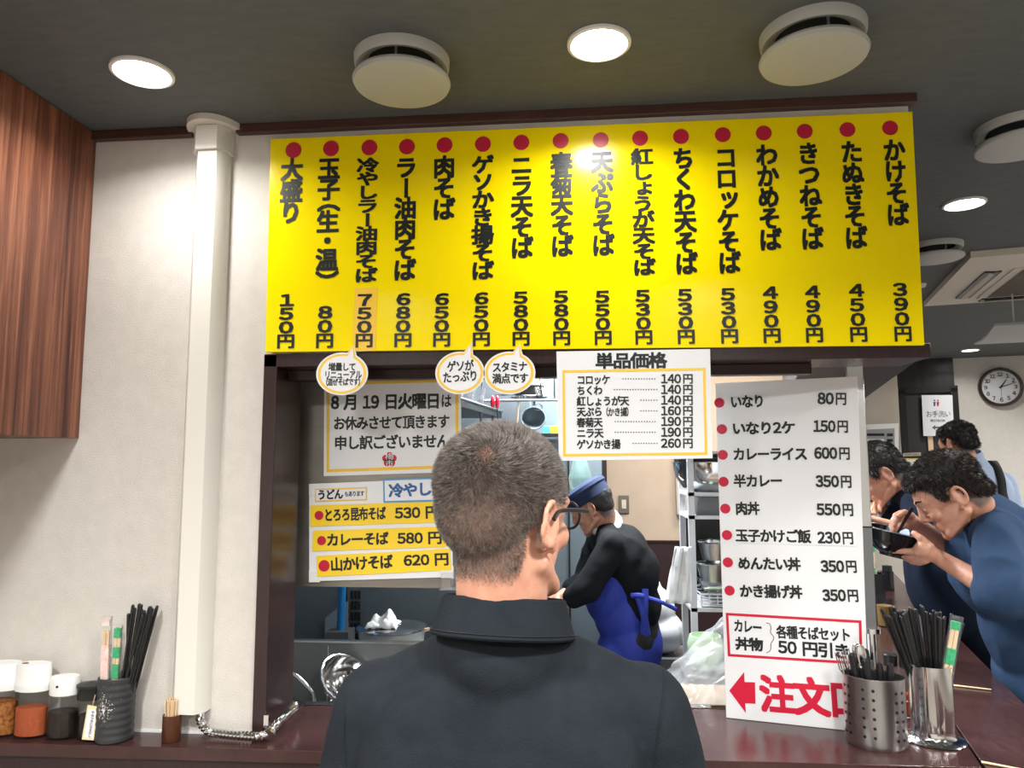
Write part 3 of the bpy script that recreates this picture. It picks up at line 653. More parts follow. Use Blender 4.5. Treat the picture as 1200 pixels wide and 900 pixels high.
# ribbed dark chopstick pot
def stick(name, a, b_, r0, r1, m, label, group, cat='chopstick', sq_=False, n=8):
    bb_ = MB(); bb_.cyl(a, b_, r0, r1, n=4 if sq_ else n, smooth=not sq_); bb_.ell(b_, r1, nu=8, nv=6)
    return tag(bb_.build(name, m, None, origin=a), label, cat, group)
m_blackstick = mat('black_chopstick_resin', (.013, .013, .014), .3)
c = Vector((LXP(134.5), 1.795, CT+.0005)); t = thing('chopstick_pot', 'dark grey ribbed chopstick pot splashed with white speckles', 'pot', c)
prof = [(0, 0), (.040, 0), (.0435, .004)]+[(.0435+.0007*math.sin(i*1.25), .006+i*.0034) for i in range(42)]+[(.0435, .152), (.041, .154), (.039, .15), (.038, .008), (0, .008)]
ms = bpy.data.materials.new('speckled_black_ceramic'); ms.use_nodes = True; nt = ms.node_tree; bs = nt.nodes['Principled BSDF']; bs.inputs['Roughness'].default_value = .5
tc = nt.nodes.new('ShaderNodeTexCoord'); vo = nt.nodes.new('ShaderNodeTexNoise'); vo.inputs['Scale'].default_value = 330; vo.inputs['Detail'].default_value = 1
mp = nt.nodes.new('ShaderNodeMapping'); mp.inputs['Location'].default_value = (.006, .034, -.053); mp.inputs['Scale'].default_value = (1, .8, .62); gl = nt.nodes.new('ShaderNodeVectorMath'); gl.operation = 'LENGTH'
nt.links.new(tc.outputs['Object'], mp.inputs[0]); nt.links.new(mp.outputs[0], gl.inputs[0]); nt.links.new(tc.outputs['Object'], vo.inputs[0])
mr = nt.nodes.new('ShaderNodeMapRange'); mr.inputs[1].default_value = 0; mr.inputs[2].default_value = .036; mr.inputs[3].default_value = .5; mr.inputs[4].default_value = .80; nt.links.new(gl.outputs['Value'], mr.inputs[0])
gt = nt.nodes.new('ShaderNodeMath'); gt.operation = 'GREATER_THAN'; nt.links.new(vo.outputs['Fac'], gt.inputs[0]); nt.links.new(mr.outputs[0], gt.inputs[1])
mx = nt.nodes.new('ShaderNodeMix'); mx.data_type = 'RGBA'; mx.inputs[6].default_value = (.028, .03, .032, 1); mx.inputs[7].default_value = (.7, .7, .68, 1); nt.links.new(gt.outputs[0], mx.inputs[0]); nt.links.new(mx.outputs[2], bs.inputs['Base Color'])
b = MB(); b.lathe(prof, c, 44); b.build('pot_body', ms, t)
rnd = random.Random(3)
for i in range(15):
    ax = rnd.uniform(0, .026); ay = rnd.uniform(-.028, .026); tx = .028+rnd.uniform(-.03, .052); ty = rnd.uniform(-.012, .02)
    stick('black_chopstick', c+Vector((ax*.7+.002, ay*.8, .011)), c+Vector((tx+ax*.6, ty+ay*.4, .315+rnd.uniform(-.02, .012))), .0022, .0042, m_blackstick, 'black chopstick standing in the ribbed dark pot', 'black chopsticks in the ribbed pot')
def wrapped(a, b_, w, film, band, label, letter=True, two=True):
    a = Vector(a); b_ = Vector(b_); d = (b_-a); L = d.length; d.normalize(); s = d.cross(Vector((0, 1, 0))).normalized(); s = s if s.x > 0 else -s
    nn = Vector((0, -1, 0)); nn = (nn-d*nn.dot(d)).normalized()
    t = thing('wrapped_chopsticks', label, 'chopsticks', a)
    for k in (-1, 1):
        b = MB(); b.box(a+d*L*.47+s*(w*.2*k), (w*.33, .005, L*.92), s, nn, d); b.build('wooden_stick', m_wood, t)
    b = MB(); b.box(a+d*L*.55, (w*1.1, .0075, L*1.0), s, nn, d); b.build('film_wrapper', m_clearp, t)
    for (f0, f1) in band:
        b = MB(); b.box(a+d*L*(f0+f1)/2, (w*.8, .0082, L*(f1-f0)), s, nn, d); b.build('printed_band', film, t)
    return t
m_pinkp = mat('pink_printed_film', (.75, .42, .36), .4, var=(.85, .78, .75), vs=60)
m_greenp = mat('green_printed_film', (.02, .30, .12), .4, var=(.08, .42, .2), vs=120)
wrapped(c+Vector((-.018, -.018, .012)), c+Vector((-.022, -.022, .288)), .024, m_pinkp, ((.50, .80), (.97, 1.02)), 'disposable chopsticks in pink-printed film standing in the dark pot')
wrapped(c+Vector((.004, -.020, .012)), c+Vector((.012, -.026, .270)), .020, m_greenp, ((.55, .68), (.74, .84), (.93, 1.02)), 'disposable chopsticks in green-printed film standing in the dark pot')
# toothpicks
c = Vector((LXP(200), 1.80, CT+.0005)); t = thing('toothpick_holder', 'small brown wooden cup holding toothpicks', 'toothpick holder', c)
b = MB(); b.lathe([(0, 0), (.0215, 0), (.0225, .002), (.0225, .062), (.0195, .062), (.019, .006), (0, .006)], c, 32); b.build('cup', mat('brown_lacquered_wood', (.06, .018, .007), .3, var=(.085, .028, .011), vs=20, stretch=(4, 4, 1)), t)
for i in range(46):
    a_ = i*2.4; rr = .0165*math.sqrt((i+.5)/46); p = Vector((rr*cos(a_), rr*sin(a_), 0))
    stick('toothpick', c+p*.9+Vector((0, 0, .0065)), c+p*1.25+Vector((0, 0, .098+rnd.uniform(-.004, .006))), .0015, .0012, m_wood, 'wooden toothpick standing in the small brown cup', 'toothpicks in the brown cup', 'toothpick', n=6)

# ---------------------------------------------------------------- cutlery basket
c = onZ(1027, 873, CT+.0005); H_ = .165; rx = .069; ry = .052
t = thing('cutlery_basket', 'perforated oval stainless basket of cutlery in front of the tall white menu', 'basket', c)
ang = R(-18)
b = MB(); b.lathe([(0, 0), (rx*.90, 0), (rx*.97, .006), (rx, .014), (rx*1.01, H_-.004), (rx*1.035, H_-.002), (rx*1.035, H_), (rx*.985, H_), (rx*.98, .012), (0, .008)], c, 56, 1, ry/rx, ang); b.build('basket_body', m_steel, t)
b = MB()
for col in (-2.75, -2.5, -1.95, -1.62, -.85, -.55, .3, .6, 1.3, 1.6, 2.2, 2.5):
    for k in range(6):
        z = .028+k*.0215; p = Matrix.Rotation(ang, 3, 'Z') @ Vector((cos(col)*rx*1.005, sin(col)*ry*1.005, 0)); nn = Matrix.Rotation(ang, 3, 'Z') @ Vector((cos(col)/rx, sin(col)/ry, 0)).normalized()
        q = c+p+Vector((0, 0, z+.004*(1 if col < -1 else 0))); b.cyl(q-nn*.001, q+nn*.0009, .0037, n=12, smooth=False)
tag(b.build('perforations', m_black, t), kind='stuff')
rim = c+Vector((0, 0, H_))
def knife(a, b_, m, label, nm='table_knife'):
    t = thing(nm, label, nm.split('_')[-1], a); a = Vector(a); b_ = Vector(b_); d = (b_-a).normalized(); x, y = ortho(d)
    bb_ = MB(); bb_.cyl(a, a+(b_-a)*.5, .003, .005, n=10); bb_.build('blade', m_steel2, t)
    bb_ = MB(); bb_.tube([a+(b_-a)*k for k in (.48, .52, .6, .75, .9, .98, 1)], [.004, .006, .0075, .0085, .009, .0075, .003], 12); bb_.build('handle', m, t)
def spoon(a, b_, label, r=.012, nm='spoon', cat='spoon'):
    t = thing(nm, label, cat, a); a = Vector(a); b_ = Vector(b_); d = (b_-a).normalized()
    x = Vector((1, 0, 0)); x = (x-d*x.dot(d)).normalized(); M_ = Matrix((x, d.cross(x), d)).transposed()
    bb_ = MB(); bb_.tube([a, a+(b_-a)*.5, a+(b_-a)*.8], [.003, .0028, .0025], 8); bb_.build('shaft', m_steel2, t)
    if nm == 'fork':
        for k in (-1.5, -.5, .5, 1.5):
            bb_ = MB(); p = b_-d*.045; bb_.tube([p-d*.01, p+x*(.005*k)+d*.004, b_+x*(.005*k)+d*.0], [.0022, .0016, .001], 6); bb_.build('tine', m_steel2, t)
    else:
        bb_ = MB(); bb_.ell(b_-d*.022, (r, .0035, .027), M_); bb_.build('bowl', m_steel2, t)
def inb(px, py, dy, u0): return onY(px, py-(13 if py > 774 else 8), c.y+dy), c+Vector((u0, dy*.6, .012))
for (px, py, dy, u0, kind, lb) in ((982, 772, .0, -.03, 'fork', 'fork leaning out of the left side of the cutlery basket'), (991, 768, .012, -.025, 'fork', 'fork second from the left in the cutlery basket'),
    (1003, 763, .01, -.015, 'spoon', 'spoon standing upright in the middle of the cutlery basket'), (1008, 765, -.012, -.01, 'spoon', 'small spoon beside the upright spoon in the cutlery basket')):
    p1, p0 = inb(px, py, dy, u0); spoon(p0, p1, lb, nm=kind, cat=kind)
for (px, py, dy, u0, lb) in ((1014, 768, .012, .0, 'knife with a black handle leaning left of centre in the cutlery basket'), (1013, 785, -.03, .005, 'knife with a thick black handle at the front rim of the cutlery basket'),
    (1030, 789, .0, .02, 'knife with a round black handle end low in the cutlery basket'), (1043, 790, -.012, .035, 'black-handled knife leaning to the right in the cutlery basket'), (998, 778, -.01, -.02, 'knife with a dark handle behind the forks in the cutlery basket')):
    p1, p0 = inb(px, py, dy, u0); knife(p0, p1, m_black, lb)

# ---------------------------------------------------------------- steel chopstick holder
c = onZ(1094, 866, CT+.0005); r = .050; H_ = .182
t = thing('chopstick_holder', 'tall steel chopstick holder with a wide flared foot on the counter corner', 'chopstick holder', c)
b = MB(); b.lathe([(0, 0), (.070, 0), (.073, .002), (.070, .005), (.052, .010), (.048, .016), (r*.97, .03), (r, .07), (r, H_-.004), (r*1.05, H_-.003), (r*1.05, H_), (r*.96, H_), (r*.94, .02), (0, .018)], c, 56); b.build('holder_body', m_steel2, t)
for i in range(42):
    ax = rnd.uniform(-1, 1); ay = rnd.uniform(-1, 1)
    if ax*ax+ay*ay > 1: ax *= .6; ay *= .6
    tx = -.025+ax*.085; ty = ay*.05
    if i in (3, 9, 20): tx = .065+.01*i/9; ty = .0
    stick('black_chopstick', c+Vector((ax*.012+.006, ay*.012, .022)), c+Vector((tx, ty, .318-.25*abs(tx+.03)+rnd.uniform(-.015, .006))), .0024, .0042, m_blackstick, 'black chopstick fanning out of the tall steel holder', 'black chopsticks in the steel holder')
wrapped(c+Vector((-.004, -.028, .022)), c+Vector((.052, -.040, .292)), .026, m_greenp, ((.62, .76), (.93, 1.0)), 'disposable chopsticks in green-printed film leaning in the steel holder')
for (a_, b__, lb) in (((1108, 802), (1161, 808), 'pale wooden chopstick lying on the side counter behind the steel holder'), ((1150, 893), (1204, 903), 'pale wooden chopstick at the bottom right corner of the photo')):
    p0 = onZ(*a_, CT+.004); p1 = onZ(*b__, CT+.004); stick('wooden_chopstick', p0, p1, .0032, .002, m_wood, lb, None, sq_=True)

# two sauce bottles in a wire rack
c = onZ(1056, 838, CT+.0005)
t = thing('wire_rack', 'chrome wire rack for bottles between the cutlery basket and the steel holder', 'rack', c)
for z in (.004, .045):
    b = MB(); P = [c+U2*x+D2*y+Vector((0, 0, z)) for x, y in ((-.04, -.028), (.04, -.028), (.04, .028), (-.04, .028))]; b.tube(P, .0018, 6, closed=True); b.build('wire_ring', m_steel2, t)
for x, y in ((-.04, -.028), (.04, -.028), (.04, .028), (-.04, .028)):
    b = MB(); p = c+U2*x+D2*y; b.tube([p+Vector((0, 0, .002)), p+Vector((0, 0, .046))], .0018, 6); b.build('upright', m_steel2, t)
m_chili = mat('red_chilli_sauce', (.32, .02, .01), .4, var=(.45, .06, .02), vs=90)
for (x, y, lb) in ((-.018, .008, 'left black-capped shaker with red spice behind the cutlery basket'), (.019, -.006, 'right black-capped shaker with red spice behind the cutlery basket')):
    q = c+U2*x+D2*y; t = thing('spice_shaker', lb, 'shaker', q)
    b = MB(); b.lathe([(0, .002), (.016, .002), (.0165, .02), (.0165, .13), (.0155, .13), (.0150, .006), (0, .006)], q, 24); b.build('glass', m_glass, t)
    b = MB(); b.lathe([(0, .0065), (.0145, .0065), (.0145, .06), (0, .06)], q, 24); b.build('contents', m_chili, t)
    b = MB(); b.lathe([(.0155, .126), (.0175, .127), (.0175, .155), (.015, .158), (0, .158)], q, 24); b.build('cap', m_black, t)

# ---------------------------------------------------------------- far things on the side counter
c = onZ(1038, 734, CT+.0005)
t = thing('tea_cup', 'clear plastic cup half full of brown tea behind the steel post', 'cup', c)
b = MB(); b.lathe([(0, 0), (.028, 0), (.034, .12), (.0355, .12), (.034, .117), (.0275, .004), (0, .004)], c, 32); b.build('cup_wall', m_glass, t)
b = MB(); b.lathe([(0, .005), (.027, .005), (.0315, .085), (0, .085)], c, 32); b.build('tea', mat('brown_tea', (.42, .26, .09), .1, trans=.4), t)
c = onZ(1026, 706, CT+.0005)
t = thing('chopstick_box', 'black upright chopstick box far along the side counter, by the post', 'chopstick holder', c)
b = MB(); P = [c+U2*x+D2*y for x, y in ((-.04, -.04), (.04, -.04), (.04, .04), (-.04, .04))]; b.prism(P, (0, 0, .006))
for i in range(4):
    p = P[i]; q = P[(i+1) % 4]; nn = (q-p).cross(UP).normalized(); b.prism([p, q, q-nn*.004, p-nn*.004], (0, 0, .14))
b.build('box_walls', m_black, t)
for i in range(7):
    p0 = c+U2*rnd.uniform(-.02, .02)+D2*rnd.uniform(-.02, .02)+Vector((0, 0, .01)); p1 = p0+U2*rnd.uniform(-.02, .03)+Vector((0, 0, .25+rnd.uniform(-.02, .02)))
    wrapped(p0, p1, .018, m_greenp if i % 2 else m_pinkp, ((.45, .6), (.9, 1.0)), 'disposable chopsticks in the black box far along the side counter')['group'] = 'wrapped chopsticks in the black box'
c = onZ(1041, 692, CT+.0005)
t = thing('black_bottle', 'small black-capped bottle standing far along the side counter', 'bottle', c)
b = MB(); b.lathe([(0, 0), (.03, 0), (.03, .1), (.0, .1)], c, 24); b.build('bottle_body', m_lacquer, t)
b = MB(); b.lathe([(.022, .1), (.024, .101), (.024, .128), (0, .13)], c, 24); b.build('cap', m_black, t)
p0 = onZ(1028, 680, CT+.004); p1 = onZ(1044, 681, CT+.004); stick('wooden_chopstick', p0, p1, .004, .003, m_wood, 'pale wooden chopstick lying far along the side counter near the tea cup', None, sq_=True)

# ---------------------------------------------------------------- far wall things
PFd = Plane(PF0-D2*.06, U2, UP)
t = thing('restroom_sign', 'white restroom sign with two small figures and a left arrow on the dark door', 'sign', PFd.W(*PFd.at(1098, 511)))
PFe = Plane(PF0-D2*.085, U2, UP)
b = MB(); panel(b, PFe, [(1082, 511), (1118, 511), (1116, 463), (1080, 463)], .004); b.build('sign_panel', m_white, t)
def fig(px, m):
    b = MB(); disc(b, PFe, px, 469.3, 1.1, .0045, 10); q = [(px-1.5, 471), (px+1.5, 471), (px+.8, 476), (px-.8, 476)]
    P = [PFe.at(*k) for k in q][::-1]; b.prism([PFe.W(p.x, p.y, .0045) for p in P], PFe.n*.0006); return b.build('figure_symbol', m, t)
fig(1095, m_blueprint); fig(1099, m_redc)
b = MB(); htext(b, PFe, 'お手洗い', 1085, 485.5, 1114, 485, 7, .0, .005); htext(b, PFe, 'RESTROOM', 1090, 493, 1107, 493, 3, .02, .005); b.build('lettering', m_ink, t)
b = MB(); P = [PFe.at(*k) for k in ((1092, 501), (1096, 504), (1096, 502), (1105, 502), (1105, 500), (1096, 500), (1096, 498))]; b.prism([PFe.W(p.x, p.y, .005) for p in P], PFe.n*.0006); b.build('arrow', m_greysteel, t)
t = thing('staff_plate', 'small beige lettered plate on the dark door under the restroom sign', 'sign', PFe.W(*PFe.at(1068, 535)))
b = MB(); panel(b, PFe, [(1058, 535), (1079, 534), (1079, 530), (1058, 531)], .004); b.build('plate', mat('beige_plate', (.45, .42, .33), .5), t)
b = MB(); htext(b, PFe, 'STAFF ONLY', 1060, 533, 1077, 532.5, 2.5, .0, .005); b.build('lettering', m_ink, t)
t = thing('door_notice', 'white notice with a yellow top edge low on the dark door', 'notice', PFe.W(*PFe.at(1068, 552)))
b = MB(); panel(b, PFe, [(1058, 556), (1082, 556), (1082, 538), (1058, 538)], .003); b.build('sheet', m_white, t)
b = MB(); panel(b, PFe, [(1058, 538.6), (1082, 538.6), (1082, 537), (1058, 537)], .001, .003); b.build('yellow_edge', m_orange, t)
b = MB(); htext(b, PFe, 'スープ', 1060, 543, 1074, 543, 5, .02, .0035); b.build('lettering', m_ink, t)
# clock
Pw = Plane(PF0, U2, UP); cc = Pw.at(1171.5, 454); r = (Pw.at(1198, 454)-Pw.at(1145, 454)).length/2
c = Pw.W(cc.x, cc.y, 0); t = thing('wall_clock', 'round wall clock with brown rim reading about ten past one', 'clock', c)
M = Matrix((U2, UP, Pw.n)).transposed()
b = MB(); b.lathe([(r*.84, .03), (r*.86, .05), (r*.93, .055), (r, .04), (r*1.0, .0), (0, .0)][::-1], c, 56, M=M); b.build('rim', mat('brown_clock_rim', (.05, .03, .028), .25), t)
b = MB(); b.lathe([(0, .030), (r*.86, .030)][::-1], c, 56, M=M); b.build('dial', m_white, t)
Pc = Plane(c+Pw.n*.0, U2, UP)
b = MB()
for k in range(1, 13):
    a_ = pi/2-2*pi*k/12; s_ = str(k); 
    for i, ch in enumerate(s_): put(b, Pc, ch, r*.66*cos(a_)+(i-(len(s_)-1)/2)*r*.11, r*.66*sin(a_), r*.25, r*.25, 0, .025, .032)
nb = b.build('numerals', m_ink, t)
def hand(deg, L, w, nm, h):
    a_ = pi/2-R(deg); d = Vector((cos(a_), sin(a_), 0)); s_ = Vector((-d.y, d.x, 0)); P = [-d*L*.12-s_*w, -d*L*.12+s_*w, d*L+s_*w*.4, d*L-s_*w*.4]
    b = MB(); b.prism([Pc.W(p.x, p.y, h) for p in P][::-1], Pc.n*.001); b.build(nm, m_ink, t)
hand(36, r*.48, r*.035, 'hour_hand', .034); hand(72, r*.72, r*.022, 'minute_hand', .036); hand(180, r*.6, r*.008, 'second_hand', .038)
b = MB(); b.lathe([(r*.85, .058), (r*.4, .064), (0, .066)], c, 40, M=M); b.build('glass', m_glass, t)
# timetable poster on the partition
Pp = Plane(PF0-D2*1.61, U2, UP)
t = thing('framed_timetable', 'white framed chart with dense grey rows on the cream wall behind the diners', 'poster', Pp.W(*Pp.at(1030, 560)))
b = MB(); panel(b, Pp, [(1002, 600), (1053, 600), (1053, 496), (1002, 498)], .012); b.build('frame', m_plastic, t)
b = MB(); panel(b, Pp, [(1004, 594), (1049, 594), (1048, 502), (1004, 504)], .002, .012); b.build('sheet', mat('chart_grey', (.30, .31, .31), .4), t)
for k in range(13):
    b = MB(); y = 508+k*6.5; panel(b, Pp, [(1006, y+3), (1036, y+3), (1036, y), (1006, y)], .001, .0145); b.build('row', mat('chart_row', (.62, .63, .63), .4) if k % 3 else m_black, t)
    b = MB(); panel(b, Pp, [(1039, y+3.4), (1046, y+3.4), (1046, y), (1039, y)], .001, .0145); b.build('cell', m_black, t)
# ---------------------------------------------------------------- kitchen seen through the opening
PZ = .86
t = thing('kitchen_worktop', 'low steel worktop just behind the serving window', 'worktop', (-.1, 2.35, 0))
b = MB(); b.bb(-1.4, .70, 2.20, 2.62, PZ-.03, PZ); b.build('top', m_steel, t); b = MB(); b.bb(-1.4, .66, 2.22, 2.60, .0, PZ-.03); b.build('cabinet_body', m_greysteel, t)
t = thing('window_sill', 'thin bright aluminium sill along the back edge of the counter', 'sill', (-.2, 2.15, CT))
b = MB(); b.prism([(-.785, 2.079, CT-.02), (.36, 2.144, CT-.02), (.36, 2.165, CT-.02), (-.785, 2.10, CT-.02)], (0, 0, .024)); b.build('sill_bar', m_steel2, t)
yp = 2.42; zt = onY(430, 754, yp).z
t = thing('splash_panel', 'grey steel splash panel standing behind the counter on the left', 'panel', (-.5, yp, PZ))
b = MB(); b.bb(-1.3, -.02, yp, yp+.02, PZ, zt); b.build('sheet', m_greysteel, t); b = MB(); b.bb(-1.3, -.02, yp-.003, yp+.023, zt, zt+.006); b.build('folded_edge', m_steel, t)
for x in (onY(384, 800, yp).x,):
    b = MB(); b.bb(x-.001, x+.001, yp-.002, yp, PZ, zt-.01); b.build('seam', m_steel2, t)
# bent chrome pipe
P = [onY(330, 782, 2.3), onY(345, 790, 2.3), onY(362, 806, 2.3), onY(368, 815, 2.3), onY(368.5, 836, 2.3)]; P.append(Vector((P[-1].x, 2.3, PZ)))
b = MB(); b.tube(catmull(P, 6), .0065, 10); fx = tag(b.build('chrome_faucet', m_steel2, None, origin=P[-1]), 'bent chrome pipe in front of the grey splash panel at the left', 'faucet')
b = MB(); b.cyl(P[-1], P[-1]+Vector((0, 0, .012)), .016, n=20); b.build('foot', m_steel2, fx)
# sieve rims lying behind the sill
c = onY(398, 822, 2.32); c.z = PZ
t = thing('wire_sieve', 'steel sieve leaning half hidden behind the customer at the left', 'sieve', c)
Mx = Matrix.Rotation(R(42), 3, 'Y') @ Matrix.Rotation(R(20), 3, 'X')
b = MB(); b.lathe([(.085, .0), (.088, .004), (.085, .008), (.078, -.02), (.05, -.05), (.0, -.06)], c+Vector((.02, 0, .10)), 32, M=Mx); b.build('bowl', m_steel2, t)
b = MB(); b.tube([c+Vector((.02, 0, .1))+Mx @ Vector((.09*cos(a), .09*sin(a), .004)) for a in [2*pi*k/32 for k in range(32)]], .003, 6, closed=True); b.build('rim', m_steel2, t)
b = MB(); b.tube([c+Vector((-.02, -.02, .05)), c+Vector((-.035, -.02, .004))], .003, 6); b.build('foot', m_steel2, t)
# stove shelf behind carrying the pan
yb = 2.60; zs = onY(460, 757, 3.14).z-.002
t = thing('stove', 'dark steel stove top behind the splash panel', 'stove', (-.5, 2.9, 0))
b = MB(); b.bb(-1.5, -.08, 2.63, 3.15, 0, zs-.004); b.build('body', m_greysteel, t); b = MB(); b.bb(-1.5, -.08, 2.63, 3.15, zs-.004, zs); b.build('top', m_darksteel, t)
c = onY(459, 753, 2.78); c.z = zs; hp = onY(460, 742, 2.70).z-zs
rp_ = .128
t = thing('frying_pan', 'shallow steel pan with a wooden handle and glass lid on the stove', 'pan', c)
b = MB(); b.lathe([(0, 0), (rp_*.78, 0), (rp_*.86, .012), (rp_*.98, hp), (rp_*1.03, hp+.001), (rp_*.95, hp-.004), (rp_*.83, .016), (0, .004)], c, 44); b.build('pan_body', m_pan, t)
b = MB(); b.tube([c+Vector((rp_*.93, 0, hp-.008)), c+Vector((.14, -.01, hp)), c+Vector((.16, -.012, hp+.004))], [.006, .006, .006], 8); b.tube([c+Vector((.15, -.012, hp+.002)), c+Vector((.17, -.014, hp+.008)), c+Vector((.27, -.03, hp+.034))], [.009, .012, .013], 10); b.build('handle', m_wood, t)
b = MB(); b.lathe([(rp_*1.04, hp+.002), (rp_*1.04, hp+.006), (rp_*.95, hp+.010), (rp_*.6, hp+.020), (.012, hp+.026), (.0, hp+.026)], c, 44); ld = b.build('lid', m_steel2, t)
b = MB(); b.lathe([(.006, hp+.024), (.006, hp+.036), (.015, hp+.039), (.015, hp+.046), (0, hp+.048)], c, 20); b.build('lid_knob', m_black, ld)
def cloth(name, c, w, d, h, m, label, cat, seed=1, n=26, org=None):
    b = MB(); vs = []; rr = random.Random(seed)
    for j in range(n+1):
        for i in range(n+1):
            u = i/n-.5; v = j/n-.5; q = mnoise.noise(Vector((u*3.1+seed, v*2.7, seed))); e = max(abs(u), abs(v))*2
            z = h*(1-e**2.5)*(.65+.9*q)+.004+.12*h*mnoise.noise(Vector((u*9, v*9, seed*3)))
            vs.append(Vector((c[0]+w*u*(1+.25*mnoise.noise(Vector((v*4, seed, 0)))), c[1]+d*v*(1+.25*mnoise.noise(Vector((u*4, 3, seed)))), c[2]+max(z, .002))))
    b.add(vs, [(j*(n+1)+i, j*(n+1)+i+1, (j+1)*(n+1)+i+1, (j+1)*(n+1)+i) for j in range(n) for i in range(n)], True)
    o = b.build(name, m, None, origin=c); md = o.modifiers.new('s', 'SOLIDIFY'); md.thickness = .003; return tag(o, label, cat)
cloth('dishcloth', c+Vector((-.02, -.045, hp+.016)), .12, .10, .055, m_cloth_white, 'crumpled white cloth on the lid of the steel pan', 'cloth', 4)
# things on the left: blue pipe, film-covered panel, vent cabinet, slotted spatula
x = onY(372, 720, 2.95).x
b = MB(); z0 = 0; b.cyl((x, 3.25, zs*0+.9), (x+.02, 3.25, 2.2), .018, n=16); tag(b.build('blue_hose', m_bluepipe, None, origin=(x, 3.25, .9)), 'bright blue upright hose behind the splash panel', 'hose')
b = MB(); b.bb(x-.05, x+.05, 3.2, 3.3, 0, .9); tag(b.build('hose_stand', m_greysteel, None, origin=(x, 3.25, 0)), 'grey floor stand carrying the blue hose', 'stand')
P3 = Plane((0, 3.38, 1.65), UX, UP)
t = thing('steel_refrigerator', 'large dark steel refrigerator with slotted vents behind the pan', 'refrigerator', (-.9, 3.6, 0))
xr = onY(709, 600, 3.4).x
b = MB(); b.bb(-1.9, onY(628, 600, 3.7).x-.01, 3.5, 4.1, 0, 2.3); b.build('body', m_darksteel, t, bevel=.004)
xv = onY(408, 720, 3.5).x; b = MB(); b.bb(xv-.012, xv-.006, 3.492, 3.5, .3, 2.25); b.build('door_gap', m_black, t)
for col in range(3):
    for k in range(5):
        p = onY(412.5+col*4.3, 697+k*12.5, 3.5); b = MB(); b.bb(p.x-.0055, p.x+.0055, 3.493, 3.501, p.z-.02, p.z+.02); b.build('vent_slot', m_black, t)
b = MB(); pts = [onY(381, 752, 3.49), onY(408, 752, 3.49), onY(408, 704, 3.49), onY(396, 712, 3.49), onY(390, 717, 3.49), onY(381, 724, 3.49)]; b.prism(pts, (0, -.002, 0)); b.build('torn_film', mat('torn_blue_grey_film', (.22, .28, .33), .35), t)
t = thing('slotted_spatula', 'steel slotted spatula standing left of the blue hose', 'spatula', onY(350, 760, 2.66)); zz = t.location.z; t.location.z = zs
b = MB(); p0 = onY(351, 752, 2.7); p0.z = zs; p1 = onY(344, 735, 2.7)
for k in range(5):
    q = Vector((.011*k, 0, 0)); b = MB(); b.tube([p0+q+Vector((.0, 0, 0)), p0+q+Vector((-.022, 0, .055))], .0028, 6); b.build('tine', m_steel2, t)
b = MB(); b.tube([p0+Vector((-.024, 0, .056)), p0+Vector((.022, 0, .056))], .004, 6); b.tube([p0+Vector((0, 0, .056)), p0+Vector((-.09, .0, .2))], .004, 6); b.build('handle', m_steel, t)

# upper shelf and hanging utensils
t = thing('wall_shelf', 'black steel shelf high on the left of the kitchen with clear cups on it', 'shelf', (-.4, 2.9, 2.0))
sa = onY(538, 469, 2.7); zsf = sa.z
b = MB(); xs = onY(590, 490, 3.38).x
sp = [(-.75, 2.62, zsf-.028), (onY(538, 469, 2.62).x+.0, 2.62, zsf-.028), (onY(588, 488, 3.4).x, 3.4, zsf-.028), (-.75, 3.4, zsf-.028)]; b.prism(sp, (0, 0, .028)); b.build('board', mat('black_shelf_steel', (.025, .028, .03), .35, .5), t)
b = MB(); p = Vector(sp[1]); q = Vector(sp[2]); b.tube([p+Vector((.004, 0, .03)), q+Vector((.004, 0, .03))], .005, 6); b.build('edge_rail', m_steel, t)
for f in (.45, .75):
    b = MB(); r_ = p+(q-p)*f; b.tube([r_+Vector((.0, 0, .0)), r_+Vector((.0, 0, -.10))], .006, 6); b.build('bracket', m_steel2, t)
for i, (px, f, h, lb) in enumerate(((545, .15, .10, 'nearest clear plastic cup on the black kitchen shelf'), (552, .35, .11, 'second clear plastic cup on the black kitchen shelf'), (560, .62, .085, 'farthest clear plastic cup on the black kitchen shelf'))):
    c = p+(q-p)*f+Vector((-.045, 0, .0285)); b = MB(); b.lathe([(0, 0), (.026, 0), (.034, h), (.036, h), (.034, h-.002), (.024, .003), (0, .003)], c, 24); tag(b.build('plastic_cup', m_clearp, None, origin=c), lb, 'cup')
# hanging rail with tongs, colander cone, basin, ladle and lid
ry = 3.25; z_r = onY(600, 472, ry).z
t = thing('utensil_rail', 'steel rail hung across the kitchen with utensils on it', 'rail', (0, ry, z_r))
xl = onY(560, 475, ry).x; xr2 = onY(655, 475, ry).x
b = MB(); b.cyl((xl, ry, z_r+.01), (xr2, ry, z_r+.01), .006, n=10); b.build('bar', m_steel, t)
for x in (xl+.02, xr2-.02):
    b = MB(); b.cyl((x, ry, z_r+.01), (x, ry, CEIL-.001), .004, n=8); b.build('hanger', m_steel, t)
m_redrub = mat('red_rubber', (.72, .01, .04), .35)
c = onY(580, 466, ry-.02); t = thing('red_tongs', 'tongs with two red grips hanging in the kitchen', 'tongs', c)
for s_ in (-1, 1):
    b = MB(); b.ell(c+Vector((.0105*s_, 0, -.02)), (.010, .012, .030)); b.build('red_grip', m_redrub, t)
    b = MB(); b.tube([c+Vector((.0105*s_, 0, -.045)), c+Vector((.014*s_, 0, -.12))], .003, 6); b.build('arm', m_steel2, t)
b = MB(); b.tube([c+Vector((0, .02, .012)), c+Vector((.03, .02, .012)), c+Vector((.075, 0.02, .016))], .004, 6); b.build('hook', m_steel2, t)
c = onY(620, 466, ry+.12); t = thing('steel_basin', 'shiny steel basin upside down on the rail under a cone strainer', 'basin', c)
